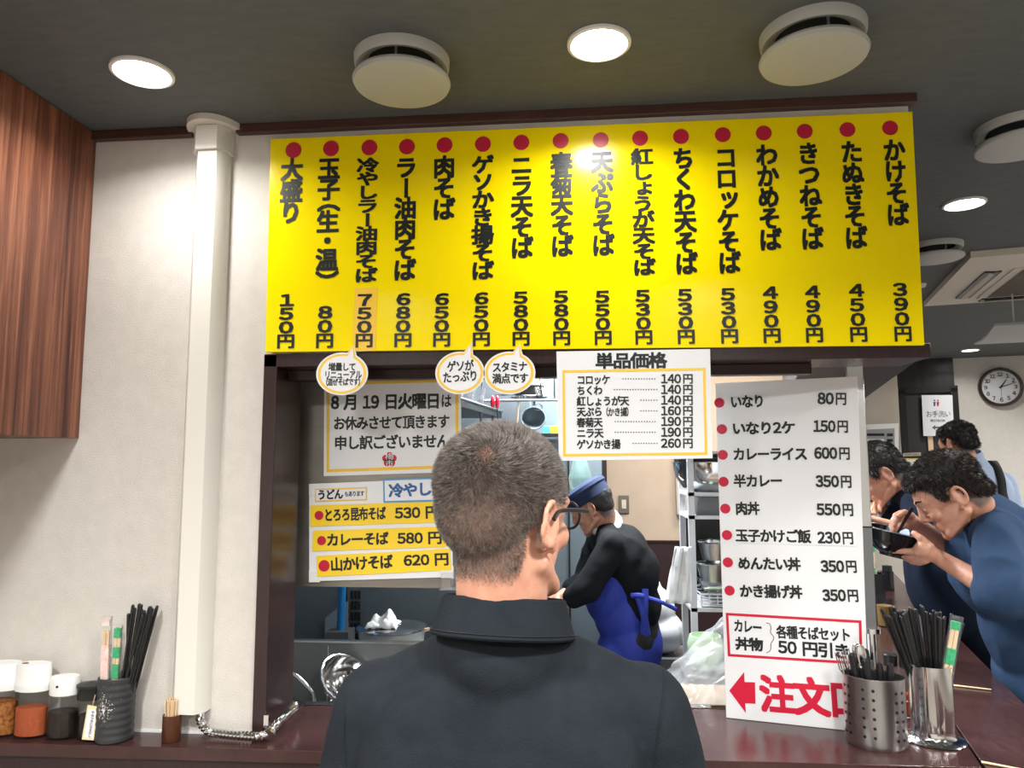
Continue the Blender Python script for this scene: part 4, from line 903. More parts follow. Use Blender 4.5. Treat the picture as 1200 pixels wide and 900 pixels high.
b = MB(); b.lathe([(.085, 0), (.088, .002), (.082, .006), (.07, .045), (0, .05)], c, 36); b.build('basin', m_steel2, t)
b = MB(); b.lathe([(.075, .05), (.078, .054), (.05, .16), (.03, .2), (0, .2)], c+Vector((-.005, 0, 0)), 36); b.build('cone', mat('fine_mesh_steel', (.45, .43, .38), .5, .6), t)
b = MB(); b.tube([c+Vector((.02, -.05, .24)), c+Vector((.065, -.06, .02))], .003, 6); b.build('frame_wire', m_steel2, t)
c = onY(608, 470, ry); b = MB(); b.tube([c, onY(606, 500, ry-.01)], .0035, 6); tag(b.build('ladle_handle', m_wood, None, origin=c), 'thin wooden ladle handle hanging between the red tongs and the round lid', 'ladle')
c = onY(625, 490, ry+.0); t = thing('round_strainer', 'round translucent strainer with a loop handle hanging in the kitchen', 'strainer', c)
Mx = Matrix.Rotation(R(84), 3, 'X')
b = MB(); b.tube([c+Mx @ Vector((.054*cos(a), .050*sin(a), 0)) for a in [2*pi*k/32 for k in range(32)]], .004, 6, closed=True); b.build('rim', mat('pale_blue_plastic', (.35, .45, .5), .3), t)
b = MB(); b.lathe([(.052, 0), (.04, -.012), (.02, -.018), (0, -.02)], c, 28, M=Mx); b.build('mesh', mat('pale_mesh', (.12, .17, .2), .4, .3), t)
b = MB(); b.tube([c+Vector((.02+.02*cos(a), .01, .05+.014*sin(a))) for a in [2*pi*k/16 for k in range(16)]], .0025, 6, closed=True); b.build('loop', m_steel2, t)
c = onY(646, 508, 3.57)
t = thing('small_shelf', 'short black shelf behind the price sheet carrying two little boxes', 'shelf', c); b = MB(); b.bb(onY(632, 508, 3.57).x, onY(662, 508, 3.57).x, 3.55, 3.69, c.z-.015, c.z); b.build('board', m_black, t)
b = MB(); b.bb(c.x-.06, c.x-.05, 3.56, 3.69, c.z-.06, c.z-.015); b.build('bracket', m_black, t)
for (a_, b__, mm, nm, lb) in ((636, 644, mat('green_box', (.05, .45, .30), .5), 'green_box', 'small green box on the short shelf'), (645, 655, mat('yellow_box', (.85, .75, .02), .5), 'yellow_box', 'small yellow box on the short shelf')):
    p = onY(a_, 507, 3.58); q = onY(b__, 507, 3.58); b = MB(); b.bb(p.x, q.x, 3.58, 3.63, c.z, c.z+.038); tag(b.build(nm, mm, None, origin=(p.x, 3.58, c.z), bevel=.002), lb, 'box')
# tall steel cabinet left of the staff
t = thing('steel_cabinet', 'tall blue-grey steel cabinet behind the kitchen worker', 'cabinet', (.2, 3.9, 0))
x0 = onY(628, 600, 3.7).x; x1 = onY(706, 600, 3.7).x
b = MB(); b.bb(x0, x1, 3.7, 4.4, 0, 2.2); b.build('body', mat('blue_grey_steel', (.19, .24, .27), .35, .6, var=(.23, .28, .31), vs=2), t)
for zz in (1.0, 1.55):
    b = MB(); b.bb(x0, x1, 3.69, 3.7, zz-.006, zz+.006); b.build('door_gap', m_black, t)
b = MB(); b.bb((x0+x1)/2-.004, (x0+x1)/2+.004, 3.69, 3.7, .1, 2.15); b.build('door_gap', m_black, t)
c = onY(680, 560, 3.45); c.z = onY(680, 575, 3.45).z
t = thing('clear_bag', 'clear plastic bag hanging above the navy cap', 'bag', c)
b = MB(); b.lathe([(.0, 0), (.05, .01), (.055, .06), (.04, .12), (.016, .19), (.01, .2)], c, 24); b.build('bag', mat('greenish_clear_plastic', (.55, .8, .75), .1, trans=.7, alpha=.6), t)
b = MB(); b.cyl(c+Vector((0, 0, .19)), (c.x, c.y+.2, CEIL-.002), .002, n=6); b.build('string', m_black, t)
# light switch
p = onY(731, 591, KY-.01); t = thing('light_switch', 'bronze light switch plate on the tan kitchen wall', 'switch', p)
b = MB(); b.box(p, (.07, .012, .12)); b.build('plate', mat('bronze_plate', (.20, .17, .13), .4, .5), t, bevel=.003); b = MB(); b.box(p+Vector((0, -.008, 0)), (.03, .008, .06)); b.build('rocker', mat('beige_rocker', (.6, .52, .4), .5), t, bevel=.002)
p = onY(797, 560, KY-.03); t = thing('wall_box_strip', 'pale grey-beige box strip high on the tan wall next to the rack', 'box', p); b = MB(); b.box((p.x+.02, KY-.03, p.z-.03), (.10, .05, .42)); b.build('cover', mat('taupe_strip', (.44, .36, .29), .7), t)  # plain taupe strip raised off the tan wall

# ---------------------------------------------------------------- rack on the right of the kitchen
ky = 2.95; x0 = onY(810, 600, ky).x; x1 = x0+.34
zA = onY(820, 577, ky).z; zB = onY(820, 604, ky).z; zC = onY(820, 712, ky).z
t = thing('steel_rack', 'white-grey rack of kitchen shelves beside the tall white menu', 'rack', (x0+.2, ky+.2, 0))
m_rack = mat('pale_grey_enamel', (.62, .65, .68), .35)
for (xx, yy) in ((x0, ky), (x1, ky), (x0, ky+.25), (x1, ky+.25)):
    b = MB(); b.bb(xx-.012, xx+.012, yy-.012, yy+.012, 0, 1.66); b.build('upright', m_rack, t)
for zz in (.35, zC, zB, zA):
    b = MB(); b.bb(x0-.012, x1+.012, ky-.012, ky+.26, zz-.014, zz); b.build('shelf', m_rack, t)
b = MB(); b.bb(x0+.013, x1, ky+.235, ky+.25, zC, zB-.015); b.build('back_panel', m_black, t)
t = thing('steel_box', 'low shiny steel box on the rack under the stacked bowls', 'box', (x0+.15, ky+.15, zB)); b = MB(); b.add(*(lambda: ([(x0+.02, ky+.0, zB), (x0+.31, ky+.0, zB), (x0+.31, ky+.22, zB), (x0+.02, ky+.22, zB), (x0+.035, ky+.05, zA-.022), (x0+.30, ky+.05, zA-.022), (x0+.30, ky+.2, zA-.022), (x0+.035, ky+.2, zA-.022)], [(3, 2, 1, 0), (4, 5, 6, 7), (0, 1, 5, 4), (1, 2, 6, 5), (2, 3, 7, 6), (3, 0, 4, 7)]))()); b.build('lid', m_steel, t)
def bowl(c, r, h, m, label, cat='bowl', name='mixing_bowl', group='stacked bowls on the rack'):
    b = MB(); b.lathe([(0, 0), (r*.55, 0), (r*.72, h*.12), (r*.9, h*.5), (r*.96, h*.97), (r*1.04, h), (r*.94, h), (r*.87, h*.5), (r*.7, h*.16), (0, .004)], c, 44); return tag(b.build(name, m, None, origin=c), label, cat, group)
c = Vector((onY(841, 560, ky).x, ky+.12, zA+.0005)); 
bowl(c, .165, .12, m_steel2, 'large stainless mixing bowl at the bottom of the stack on the rack')
bowl(c+Vector((0, 0, .055)), .16, .085, m_black, 'black bowl nested in the stack on the rack, below the top one')
bowl(c+Vector((0, 0, .085)), .15, .075, m_steel, 'steel bowl on top of the stack on the rack')
# strainers, tray, crate below
for k, (px, py, lb) in enumerate(((838, 640, 'upper steel noodle strainer on the black-backed shelf'), (836, 665, 'lower steel noodle strainer on the black-backed shelf'))):
    c = onY(px, py, ky+.02); t = thing('noodle_strainer', lb, 'strainer', c); b = MB(); b.lathe([(.065, .015), (.068, .018), (.065, .02), (.05, -.05), (.02, -.07), (0, -.072)], c, 28); b.build('basket', m_steel, t)
    b = MB(); b.tube([c+Vector((-.065, 0, .018)), c+Vector((-.02, -.01, .03)), c+Vector((.065, 0, .018))], .003, 6); b.build('rim_wire', m_steel2, t)
    b = MB(); b.tube([c+Vector((0, .06, .018)), c+Vector((0,   .2, .018))], .004, 6); b.build('handle', m_steel2, t)
c = Vector((x0+.17, ky+.12, zC+.004)); t = thing('dish_crate', 'grey plastic crate on the lower shelf of the rack', 'crate', c)
for k in range(4):
    b = MB(); zz = c.z+.004+k*.013; b.tube([c+Vector((x, y, zz-c.z)) for x, y in ((-.14, -.1), (.14, -.1), (.14, .1), (-.14, .1))], .004, 6, closed=True); b.build('rail', m_rack, t)
for k in range(10):
    b = MB(); xx = -.14+k*.031; b.tube([c+Vector((xx, -.12, .0)), c+Vector((xx, -.12, .045))], .003, 6); b.build('post', m_rack, t)
b = MB(); b.box(c+Vector((0, 0, .002)), (.28, .24, .004)); b.build('bottom', m_rack, t)
c2 = c+Vector((0, 0, .048)); t = thing('steel_tray', 'deep steel tray resting tilted on the grey crate', 'tray', c2)
b = MB(); w, d = .145, .125; o1 = [c2+Vector((i*w, j*d, .055)) for i, j in ((-1, -1), (1, -1), (1, 1), (-1, 1))]; o2 = [c2+Vector((i*w*.8, j*d*.8, 0)) for i, j in ((-1, -1), (1, -1), (1, 1), (-1, 1))]
b.add(o1+o2, [(i, (i+1) % 4, 4+(i+1) % 4, 4+i) for i in range(4)]+[(4, 5, 6, 7)]); o = b.build('tray_body', m_steel2, t); md = o.modifiers.new('s', 'SOLIDIFY'); md.thickness = .002
b = MB(); b.tube(o1, .0035, 6, closed=True); b.build('rolled_rim', m_steel2, t)
# hanging towel
c = onY(803, 640, 2.9); zb = onY(803, 706, 2.9).z
b = MB(); n = 10; vs = []
for j in range(13):
    for i in range(n+1):
        f = j/12; u = (i/n-.5)*(.06+.035*f); vs.append(Vector((c.x-.012+u-.02*f, 2.88+.012*math.sin(i*1.4+f*3), c.z+(zb-c.z)*f)))
b.add(vs, [(j*(n+1)+i, j*(n+1)+i+1, (j+1)*(n+1)+i+1, (j+1)*(n+1)+i) for j in range(12) for i in range(n)], True)
o = b.build('hanging_towel', m_cloth_white, None, origin=c); md = o.modifiers.new('s', 'SOLIDIFY'); md.thickness = .006; tag(o, 'white towel hanging from the left side of the rack', 'towel')
# green ladle-like bowl, cardboard and plastic sack at the hatch
c = onY(826, 735, 2.75); c.z = .92
b = MB(); b.bb(.36, .70, 2.64, 2.86, 0, .9); tag(b.build('prep_stand', m_greysteel, None, origin=(.5, 2.75, 0)), 'grey steel stand behind the clear plastic sheet', 'stand')
b = MB(); b.lathe([(0, 0), (.03, 0), (.062, .05), (.064, .09), (.055, .12), (.05, .12), (.058, .085), (.055, .05), (0, .006)], (c.x, 2.75, .9), 32); tag(b.build('green_colander', mat('pale_green_plastic', (.55, .72, .5), .4), None, origin=(c.x, 2.75, .9)), 'pale green plastic bowl behind the clear plastic sheet', 'bowl')
c = Vector((.44, 2.34, PZ)); t = thing('cardboard_box', 'flat cardboard box under the clear plastic by the tall menu', 'box', c)
b = MB(); b.bb(.22, .70, 2.205, 2.42, PZ, PZ+.085); b.build('tray', m_cardboard, t, bevel=.002)
b = MB(); b.prism([(.22, 2.203, PZ+.085), (.70, 2.203, PZ+.085), (.70, 2.17, PZ+.10), (.22, 2.17, PZ+.10)], (0, 0, .003)); b.build('flap', m_cardboard, t)
# crumpled clear film
mf = bpy.data.materials.new('crumpled_clear_film'); mf.use_nodes = True; nt = mf.node_tree; bs = nt.nodes['Principled BSDF']
bs.inputs['Base Color'].default_value = (.85, .88, .9, 1); bs.inputs['Roughness'].default_value = .12; bs.inputs['Alpha'].default_value = .34; bs.inputs['Specular IOR Level'].default_value = 1.0
n = 70; b = MB(); vs = []
pt0 = onY(775, 772, 2.32)
for j in range(n+1):
    for i in range(n+1):
        u = i/n; v = j/n
        x = .20+.50*u; top = PZ+.09+.27*math.sin(min(1, u*1.35)*pi/2)**1.3*(1-.12*u)
        y = 2.20+.2*v; z = PZ+.089+(top-PZ-.089)*(math.sin(v*pi*.62)**.6 if v > 0 else 0)
        q = Vector((x*9-z*7, z*5+x*3, y*6)); r1 = mnoise.noise(q*1.3); r2 = mnoise.noise(q*3.1+Vector((4, 1, 2)))
        k = .035*abs(r1)+.014*abs(r2)
        vs.append(Vector((x+.02*r2, y-k, max(z+.9*k-.012, PZ+.0885))))
b.add(vs, [(j*(n+1)+i, j*(n+1)+i+1, (j+1)*(n+1)+i+1, (j+1)*(n+1)+i) for j in range(n) for i in range(n)], False)
tag(b.build('plastic_sheet', mf, None, origin=(.45, 2.3, PZ+.089)), 'crumpled clear plastic sheet heaped on the cardboard box', 'plastic sheet')
# ---------------------------------------------------------------- people
m_hairskin = bpy.data.materials.new('skin_with_scalp'); m_hairskin.use_nodes = True; nt = m_hairskin.node_tree; bs = nt.nodes['Principled BSDF']
at_ = nt.nodes.new('ShaderNodeAttribute'); at_.attribute_name = 'scalp'
tc = nt.nodes.new('ShaderNodeTexCoord'); n1 = nt.nodes.new('ShaderNodeTexNoise'); n1.inputs['Scale'].default_value = 55; n1.inputs['Detail'].default_value = 5; nt.links.new(tc.outputs['Object'], n1.inputs[0])
rp = nt.nodes.new('ShaderNodeValToRGB'); rp.color_ramp.elements[0].position = .3; rp.color_ramp.elements[0].color = (.50, .235, .155, 1); rp.color_ramp.elements[1].position = .7; rp.color_ramp.elements[1].color = (.60, .31, .21, 1); nt.links.new(n1.outputs['Fac'], rp.inputs[0])
mx = nt.nodes.new('ShaderNodeMix'); mx.data_type = 'RGBA'; nt.links.new(rp.outputs[0], mx.inputs[6]); mx.inputs[7].default_value = (.075, .058, .050, 1); nt.links.new(at_.outputs['Fac'], mx.inputs[0]); nt.links.new(mx.outputs[2], bs.inputs['Base Color'])
bs.inputs['Roughness'].default_value = .48; bs.inputs['Subsurface Weight'].default_value = .12; bs.inputs['Subsurface Radius'].default_value = (.01, .004, .002); bs.inputs['Subsurface Scale'].default_value = 1
def hair_mat(name, a, c): return mat(name, a, .45, var=c, vs=90)
m_greyhair = hair_mat('greying_hair', (.06, .05, .044), (.22, .19, .165)); m_darkhair = hair_mat('black_hair', (.008, .007, .007), (.028, .024, .022))

def Mrot(yaw, pitch, roll=0): return Matrix.Rotation(-R(yaw), 3, 'Z') @ Matrix.Rotation(-R(pitch), 3, 'X') @ Matrix.Rotation(R(roll), 3, 'Y')
def head_prims(c, M, s=1.0, nape=True):
    c = Vector(c); P = lambda x, y, z: c+M @ Vector((x*s, y*s, z*s)); r = lambda *a: tuple(k*s for k in a); o = []
    o.append(('e', P(0, -.012, .042), r(.079, .096, .083), M)); o.append(('e', P(0, -.048, .012), r(.066, .056, .066), M)); o.append(('e', P(0, .035, .025), r(.068, .062, .068), M))
    o.append(('e', P(0, .030, -.040), r(.058, .060, .062), M)); o.append(('e', P(0, .055, -.078), r(.040, .036, .032), M)); o.append(('e', P(0, .080, -.098), r(.022, .016, .016), M))
    for k in (-1, 1):
        o.append(('e', P(.036*k, .070, -.022), r(.022, .022, .022), M)); o.append(('c', P(.058*k, .0, -.055), P(.030*k, .075, -.092), .017*s, .014*s))
        o.append(('c', P(.012*k, .093, .028), P(.048*k, .078, .026), .009*s, .008*s))
        Me = M @ Matrix.Rotation(R(-22*k), 3, 'Z') @ Matrix.Rotation(R(-12), 3, 'X')
        ring = [P(.0845*k+.005*k*(1 if q in (3, 4, 5, 6) else 0), -.008+.0165*cos(a)-.004, -.004+.029*sin(a)) for q, a in enumerate([2*pi*i/12 for i in range(12)])]
        for i in range(12): o.append(('c', ring[i], ring[(i+1) % 12], .0050*s, .0050*s))
        o.append(('e', P(.080*k, -.008, -.004), r(.0045, .016, .027), Me)); o.append(('e', P(.080*k, .004, -.034), r(.006, .008, .011), M)); o.append(('c', P(.070*k, .006, -.005), P(.080*k, -.004, -.006), .012*s, .006*s))
    for k in (-1, 1): o.append(('e', P(.031*k, .0815, .0125), r(.0135, .0125, .0115), M)); o.append(('e', P(.031*k, .080, .001), r(.0125, .0115, .007), M))
    o.append(('c', P(0, .092, .020), P(0, .108, -.022), .0085*s, .0120*s)); o.append(('c', P(-.013, .098, -.030), P(.013, .098, -.030), .008*s, .008*s))
    o.append(('c', P(-.018, .086, -.056), P(.018, .086, -.056), .0085*s, .0085*s)); o.append(('c', P(-.014, .085, -.067), P(.014, .085, -.067), .009*s, .009*s))
    return o
def hand_prims(w, d, pn, side, curl=.5, s=1.0):
    """relaxed hand: wrist w, direction d, palm normal pn, side +1/-1 gives the thumb side"""
    w = Vector(w); d = Vector(d).normalized(); pn = Vector(pn); pn = (pn-d*pn.dot(d)).normalized(); t = d.cross(pn).normalized()*side; o = []
    for k in (-.027, -.009, .009, .027): o.append(('c', w+t*k*.7*s, w+d*.085*s+t*k*s, .0145*s, .0115*s))
    for k, L in ((-.028, .068), (-.0095, .082), (.0095, .086), (.028, .076)):
        p = w+d*.088*s+t*k*s; dd_ = d.copy(); rr = .0092*s
        for j, f in enumerate((.45, .3, .25)):
            a = curl*(.5+.35*j); dd_ = (dd_*cos(a)+pn*sin(a)).normalized(); q = p+dd_*L*f*s; o.append(('c', p, q, rr, rr*.92)); p = q; rr *= .92
    p = w+d*.02*s+t*.025*s; q = p+(d*.5+t*.7+pn*.3).normalized()*.045*s; o.append(('c', p, q, .014*s, .0115*s)); q2 = q+(d*.8+t*.3+pn*.4).normalized()*.032*s; o.append(('c', q, q2, .011*s, .0095*s)); o.append(('c', q2, q2+(d*.9+pn*.4).normalized()*.024*s, .0095*s, .008*s))
    return o
def eyes(c, M, parent, s=1.0):
    for k in (-1, 1):
        p = Vector(c)+M @ Vector((.031*k*s, .083*s, .008*s)); b = MB(); b.ell(p, .0105*s, nu=14, nv=10); e = b.build('eye', mat('eye_white', (.7, .68, .65), .2), parent)
        b = MB(); b.ell(p+M @ Vector((0, .0072*s, -.001)), .0046*s, nu=10, nv=8); b.build('iris', m_black, e)
        b = MB(); b.tube([Vector(c)+M @ Vector((x*k*s, y*s, z*s)) for x, y, z in ((.014, .0985, .030), (.03, .096, .036), (.048, .083, .032))], [.002, .0035, .0015], 8); b.build('eyebrow', mat('brow_hair', (.02, .015, .013), .9, spec=.05), parent)
def set_scalp(o, c, M, fn):
    me = o.data; A = me.attributes.new('scalp', 'FLOAT', 'POINT'); off = wloc(o); Mi = M.transposed(); c = Vector(c)-off
    A.data.foreach_set('value', [fn(Mi @ (v.co-c)) for v in me.vertices])
def strands(name, src, c, M, fn, N, L, wd, m, parent, seed, lift=.6, flow=None):
    """short hairs rooted on a mesh; fn gives local density, L(p) length"""
    rr = random.Random(seed); me = src.data; off = wloc(src); Mi = M.transposed(); c = Vector(c); polys = []; wts = []
    for p in me.polygons:
        q = Mi @ (p.center+off-c)
        if q.length > .2: continue
        f = fn(q)
        if f > .02: polys.append(p.index); wts.append(f*p.area)
    ch = rr.choices(polys, wts, k=N); vs = []; fs = []
    for i in ch:
        p = me.polygons[i]; V = [me.vertices[k].co for k in p.vertices]; a, b_ = rr.random(), rr.random()
        pt = V[0].lerp(V[1], a).lerp(V[3 if len(V) > 3 else 2].lerp(V[2], a), b_)+off; n = p.normal
        q = Mi @ (pt-c); fl = M @ flow(q) if flow else Vector((0, 0, -1))
        d = (n*lift+fl*(1-lift)+Vector((rr.uniform(-.2, .2), rr.uniform(-.2, .2), rr.uniform(-.2, .2)))).normalized(); l = L(q)*rr.uniform(.7, 1.2)
        s_ = d.cross(Vector((rr.uniform(-1, 1), rr.uniform(-1, 1), rr.uniform(-1, 1)))).normalized()*wd; k = len(vs)
        r0 = pt-n*.001
        if l > .012:
            mid = r0+d*l*.55; tip = mid+(d*.6+fl*.6-n*.25).normalized()*l*.5; vs += [r0-s_, r0+s_, mid+s_*.8, mid-s_*.8, tip]; fs += [(k, k+1, k+2, k+3), (k+3, k+2, k+4)]
        else: vs += [r0-s_, r0+s_, r0+d*l]; fs.append((k, k+1, k+2))
    b = MB(); b.add(vs, fs, False); o = b.build(name, m, parent); return tag(o, kind='stuff')
def sstep(a, b, x): x = max(0, min(1, (x-a)/(b-a))); return x*x*(3-2*x)
def hairline(p):
    """1 inside the hair-bearing part of the head (local metres), fading at the edge"""
    x, y, z = p.x, p.y, p.z; ax = abs(x)
    lim = -.078 if y < -.036 else (-.078+(y+.036)/.026*.092 if y < -.010 else (.018 if y < .045 else .018+(y-.045)*1.7))
    f = sstep(lim-.006, lim+.022, z)
    if ax > .081 and z < .045 and y > -.035: f = 0
    return f
def fig(label, loc, group=None): return thing('person', label, 'person', loc, group)
def legs(hipL, hipR, kneeL, kneeR, ankL, ankR, s=1.0):
    o = []
    for h, k, a in ((hipL, kneeL, ankL), (hipR, kneeR, ankR)): o += [('c', h, k, .078*s, .055*s), ('c', k, a, .052*s, .036*s), ('c', a, Vector(a)+Vector((0, 0, -.04)), .036*s, .034*s)]
    return o
def trousers(pel, L, m, parent, s=1.0, name='trousers'):
    hl, hr, kl, kr, al, ar = L; q = (.125, .175) if abs(hl.y-hr.y) > abs(hl.x-hr.x) else (.175, .125); pr = [('e', pel, (q[0]*s, q[1]*s, .13*s)), ('e', Vector(pel)+Vector((0, 0, .1)), (q[0]*.88*s, q[1]*.88*s, .08*s))]
    for h, k, a in ((hl, kl, al), (hr, kr, ar)): pr += [('c', h, k, .092*s, .072*s), ('c', k, a, .070*s, .058*s)]
    return organic(name, pr, m, parent, .011, 5, wrinkle(.003, 9))
def shoes(al, ar, fwd, m, parent):
    for a in (al, ar):
        a = Vector(a); f = Vector(fwd); organic('shoe', [('c', Vector((a.x, a.y, .045))-f*.05, Vector((a.x, a.y, .04))+f*.12, .04, .036), ('c', Vector((a.x, a.y, .05)), Vector((a.x, a.y, .10)), .042, .044), ('e', Vector((a.x, a.y, .03))+f*.16, (.045, .045, .03))], m, parent, .008, 3)

# ---- 1. the customer in front, seen from behind
HC = onY(591, 607, .965); Mh = Mrot(33, 4)
cx = HC.x-.004
Sl = Vector((cx-.168, 1.0, 1.318)); Sr = Vector((cx+.182, 1.0, 1.322)); El = Vector((Sl.x-.055, 1.0, 1.05)); Er = Vector((Sr.x+.06, 1.0, 1.05)); Wl = Vector((El.x+.03, 1.16, .86)); Wr = Vector((Er.x-.03, 1.16, .86))
pel = Vector((cx, 1.0, .92)); t = fig('man in a dark charcoal collared shirt seen from behind, close in front of the window', (cx, 1.0, 0))
Lg = [Vector((cx-.09, 1, .86)), Vector((cx+.09, 1, .86)), Vector((cx-.10, 1.02, .48)), Vector((cx+.10, 1.02, .48)), Vector((cx-.11, .99, .09)), Vector((cx+.11, .99, .09))]
body = head_prims(HC, Mh, .955)+[('c', HC+Vector((-.004, -.012, -.045)), Vector((cx, .99, 1.39)), .058, .063), ('e', (cx, 1.0, 1.22), (.16, .10, .20)), ('e', (cx, 1, 1.0), (.14, .09, .16)), ('e', pel, (.15, .10, .11)), ('c', Sl, Sr, .045, .045),
    ('c', Sl, El, .045, .038), ('c', El, Wl, .036, .026), ('c', Sr, Er, .045, .038), ('c', Er, Wr, .036, .026)]
body += hand_prims(Wl, (.1, .9, -.25), (0, -.2, -1), 1, .45)+hand_prims(Wr, (-.1, .9, -.25), (0, -.2, -1), -1, .45)+legs(Lg[0], Lg[1], Lg[2], Lg[3], Lg[4], Lg[5])
bd = organic('body', body, m_hairskin, t, .0042, 5)
WH = Mh.transposed() @ (onY(572, 533, HC.y-.075)-HC)
def scalp1(p):
    f = hairline(p); top = sstep(-.03, .07, p.z); whorl = 1-.38*math.exp(-(p-WH).length_squared/.00035)
    return f*(.62+.26*top)*whorl
set_scalp(bd, HC, Mh, scalp1)
def flow1(p):
    d = p-WH; t_ = WH.cross(d)*7
    return (d+t_).normalized()
strands('hair', bd, HC, Mh, lambda p: hairline(p)*(.8+.2*sstep(-.03, .05, p.z))*(1-.5*math.exp(-(p-WH).length_squared/.0002)), 80000, lambda p: .0055+.0075*sstep(-.02, .10, p.z), .00034, m_greyhair, t, 5, .62, flow1)
eyes(HC, Mh, t, .955)
# glasses
P_ = lambda x, y, z: HC+Mh @ Vector((x, y, z)); g = None
for k in (-1, 1):
    b = MB(); b.tube(catmull([P_(.088*k, -.012, .002), P_(.086*k, .002, .012), P_(.080*k, .04, .014), P_(.073*k, .088, .013)], 6), .0028, 8)
    if g is None: g = b.build('glasses', m_black, t)
    else: b.build('temple_arm', m_black, g)
    b = MB(); b.tube([P_((.037+.024*cos(a))*k, .100-.012*abs(cos(a)) , .006+.018*sin(a)) for a in [2*pi*i/20 for i in range(20)]], .0020, 6, closed=True); b.build('lens_rim', m_black, g)
m_shirt = mat('charcoal_twill', (.0065, .0095, .0135), .85, var=(.012, .0155, .0205), vs=11, bump=.5, bs=420, spec=.18)
def wr1(p, n):
    a = .0035*(1-abs(mnoise.noise(Vector((p.x*5+p.z*4, p.y*6, p.z*5-p.x*2)))*2.4)); 
    return a+.0012*mnoise.noise(p*38)
sh = [('c', Sl+Vector((.02, 0, 0)), Sr-Vector((.02, 0, 0)), .062, .062), ('c', (cx, .99, 1.392), Sl+Vector((.01, 0, .006)), .060, .052), ('c', (cx, .99, 1.392), Sr+Vector((-.01, 0, .006)), .060, .052), ('e', (cx, .985, 1.39), (.088, .084, .070)),
      ('e', (cx, .995, 1.235), (.205, .118, .185)), ('e', (cx, 1.0, 1.06), (.195, .125, .22)), ('e', (cx, 1.0, .93), (.185, .125, .12)), ('e', (cx-.09, .945, 1.25), (.09, .07, .12)), ('e', (cx+.09, .945, 1.25), (.09, .07, .12)),
      ('c', Sl, El, .063, .058), ('c', El, Wl-Vector((0, .02, -.02)), .056, .042), ('c', Sr, Er, .063, .058), ('c', Er, Wr-Vector((0, .02, -.02)), .056, .042)]
sho = organic('shirt', sh, m_shirt, t, .0065, 7, wr1)
Mc = Matrix.Rotation(R(-9), 3, 'X') @ Matrix.Rotation(R(2), 3, 'Y')
cc = Vector((cx+.001, .978, 1.444))
b = MB(); b.lathe([(.070, -.018), (.072, .010), (.074, .022), (.078, .0265), (.082, .024), (.086, .010), (.0925, -.012), (.096, -.021), (.094, -.0235), (.088, -.014), (.078, -.016)], cc, 64, 1, .93, M=Mc); col_ = b.build('collar', m_shirt, sho)
b = MB(); b.tube([cc+Mc @ Vector((.0955*cos(a), .0955*.93*sin(a), -.0165)) for a in [2*pi*i/60 for i in range(60)]], .0007, 5, closed=True); b.build('collar_stitch', m_black, sho)
# yoke seams and armhole seams follow the cloth
def seam(pts, name='seam'):
    b = MB(); b.tube(pts, .0009, 5); return b.build(name, m_shirt, sho)
def on_surface(o, px, py, lift=.0006):
    off = wloc(o); hit, loc, nn, _ = o.ray_cast(Vector((0, 0, E))-off, ray(px, py).normalized()); return loc+off+nn*lift if hit else None
bpy.context.view_layer.update()
for pts in ([(777, 786), (778, 800), (776, 820), (773, 845), (769, 870), (766, 897)], [(408, 797), (405, 815), (404, 835), (404, 860), (406, 897)]):
    q = [on_surface(sho, *p) for p in pts]; q = [p for p in q if p is not None]
    if len(q) > 2: seam(catmull(q, 5))
trousers(pel, Lg, mat('black_trouser_cloth', (.012, .012, .014), .8), t); shoes(Lg[4], Lg[5], (0, 1, 0), m_black, t)

# ---- generic diner
def longhair(HCx, M, s, bdy, t, m, N=14000, seed=3, front=.0):
    P = lambda x, y, z: Vector(HCx)+M @ Vector((x*s, y*s, z*s)); r = lambda *a: tuple(k*s for k in a)
    h = organic('hair', [('e', P(0, -.022, .055), r(.086, .098, .083), M), ('e', P(0, .03, .085+front), r(.068, .062, .040), M), ('e', P(0, -.062, .015), r(.070, .052, .072), M), ('c', P(-.03, -.09, -.03), P(.03, -.09, -.03), .022*s, .022*s),
        ('c', P(.072, .028, .03), P(.072, .026, .008), .012*s, .008*s), ('c', P(-.072, .028, .03), P(-.072, .026, .008), .012*s, .008*s)], m, t, .006, 3, lambda p, n: .004*mnoise.noise(p*45)+.003*mnoise.noise(p*110))
    strands('hair_strands', h, HCx, M, lambda p: 1 if p.z > -.05 else .4, N, lambda p: .013, .0009, m, t, seed, .45, lambda q: (Vector((q.x*.5, q.y*.4+.01, -.06)) if q.z < .09 else Vector((.03, .08, .0))).normalized())
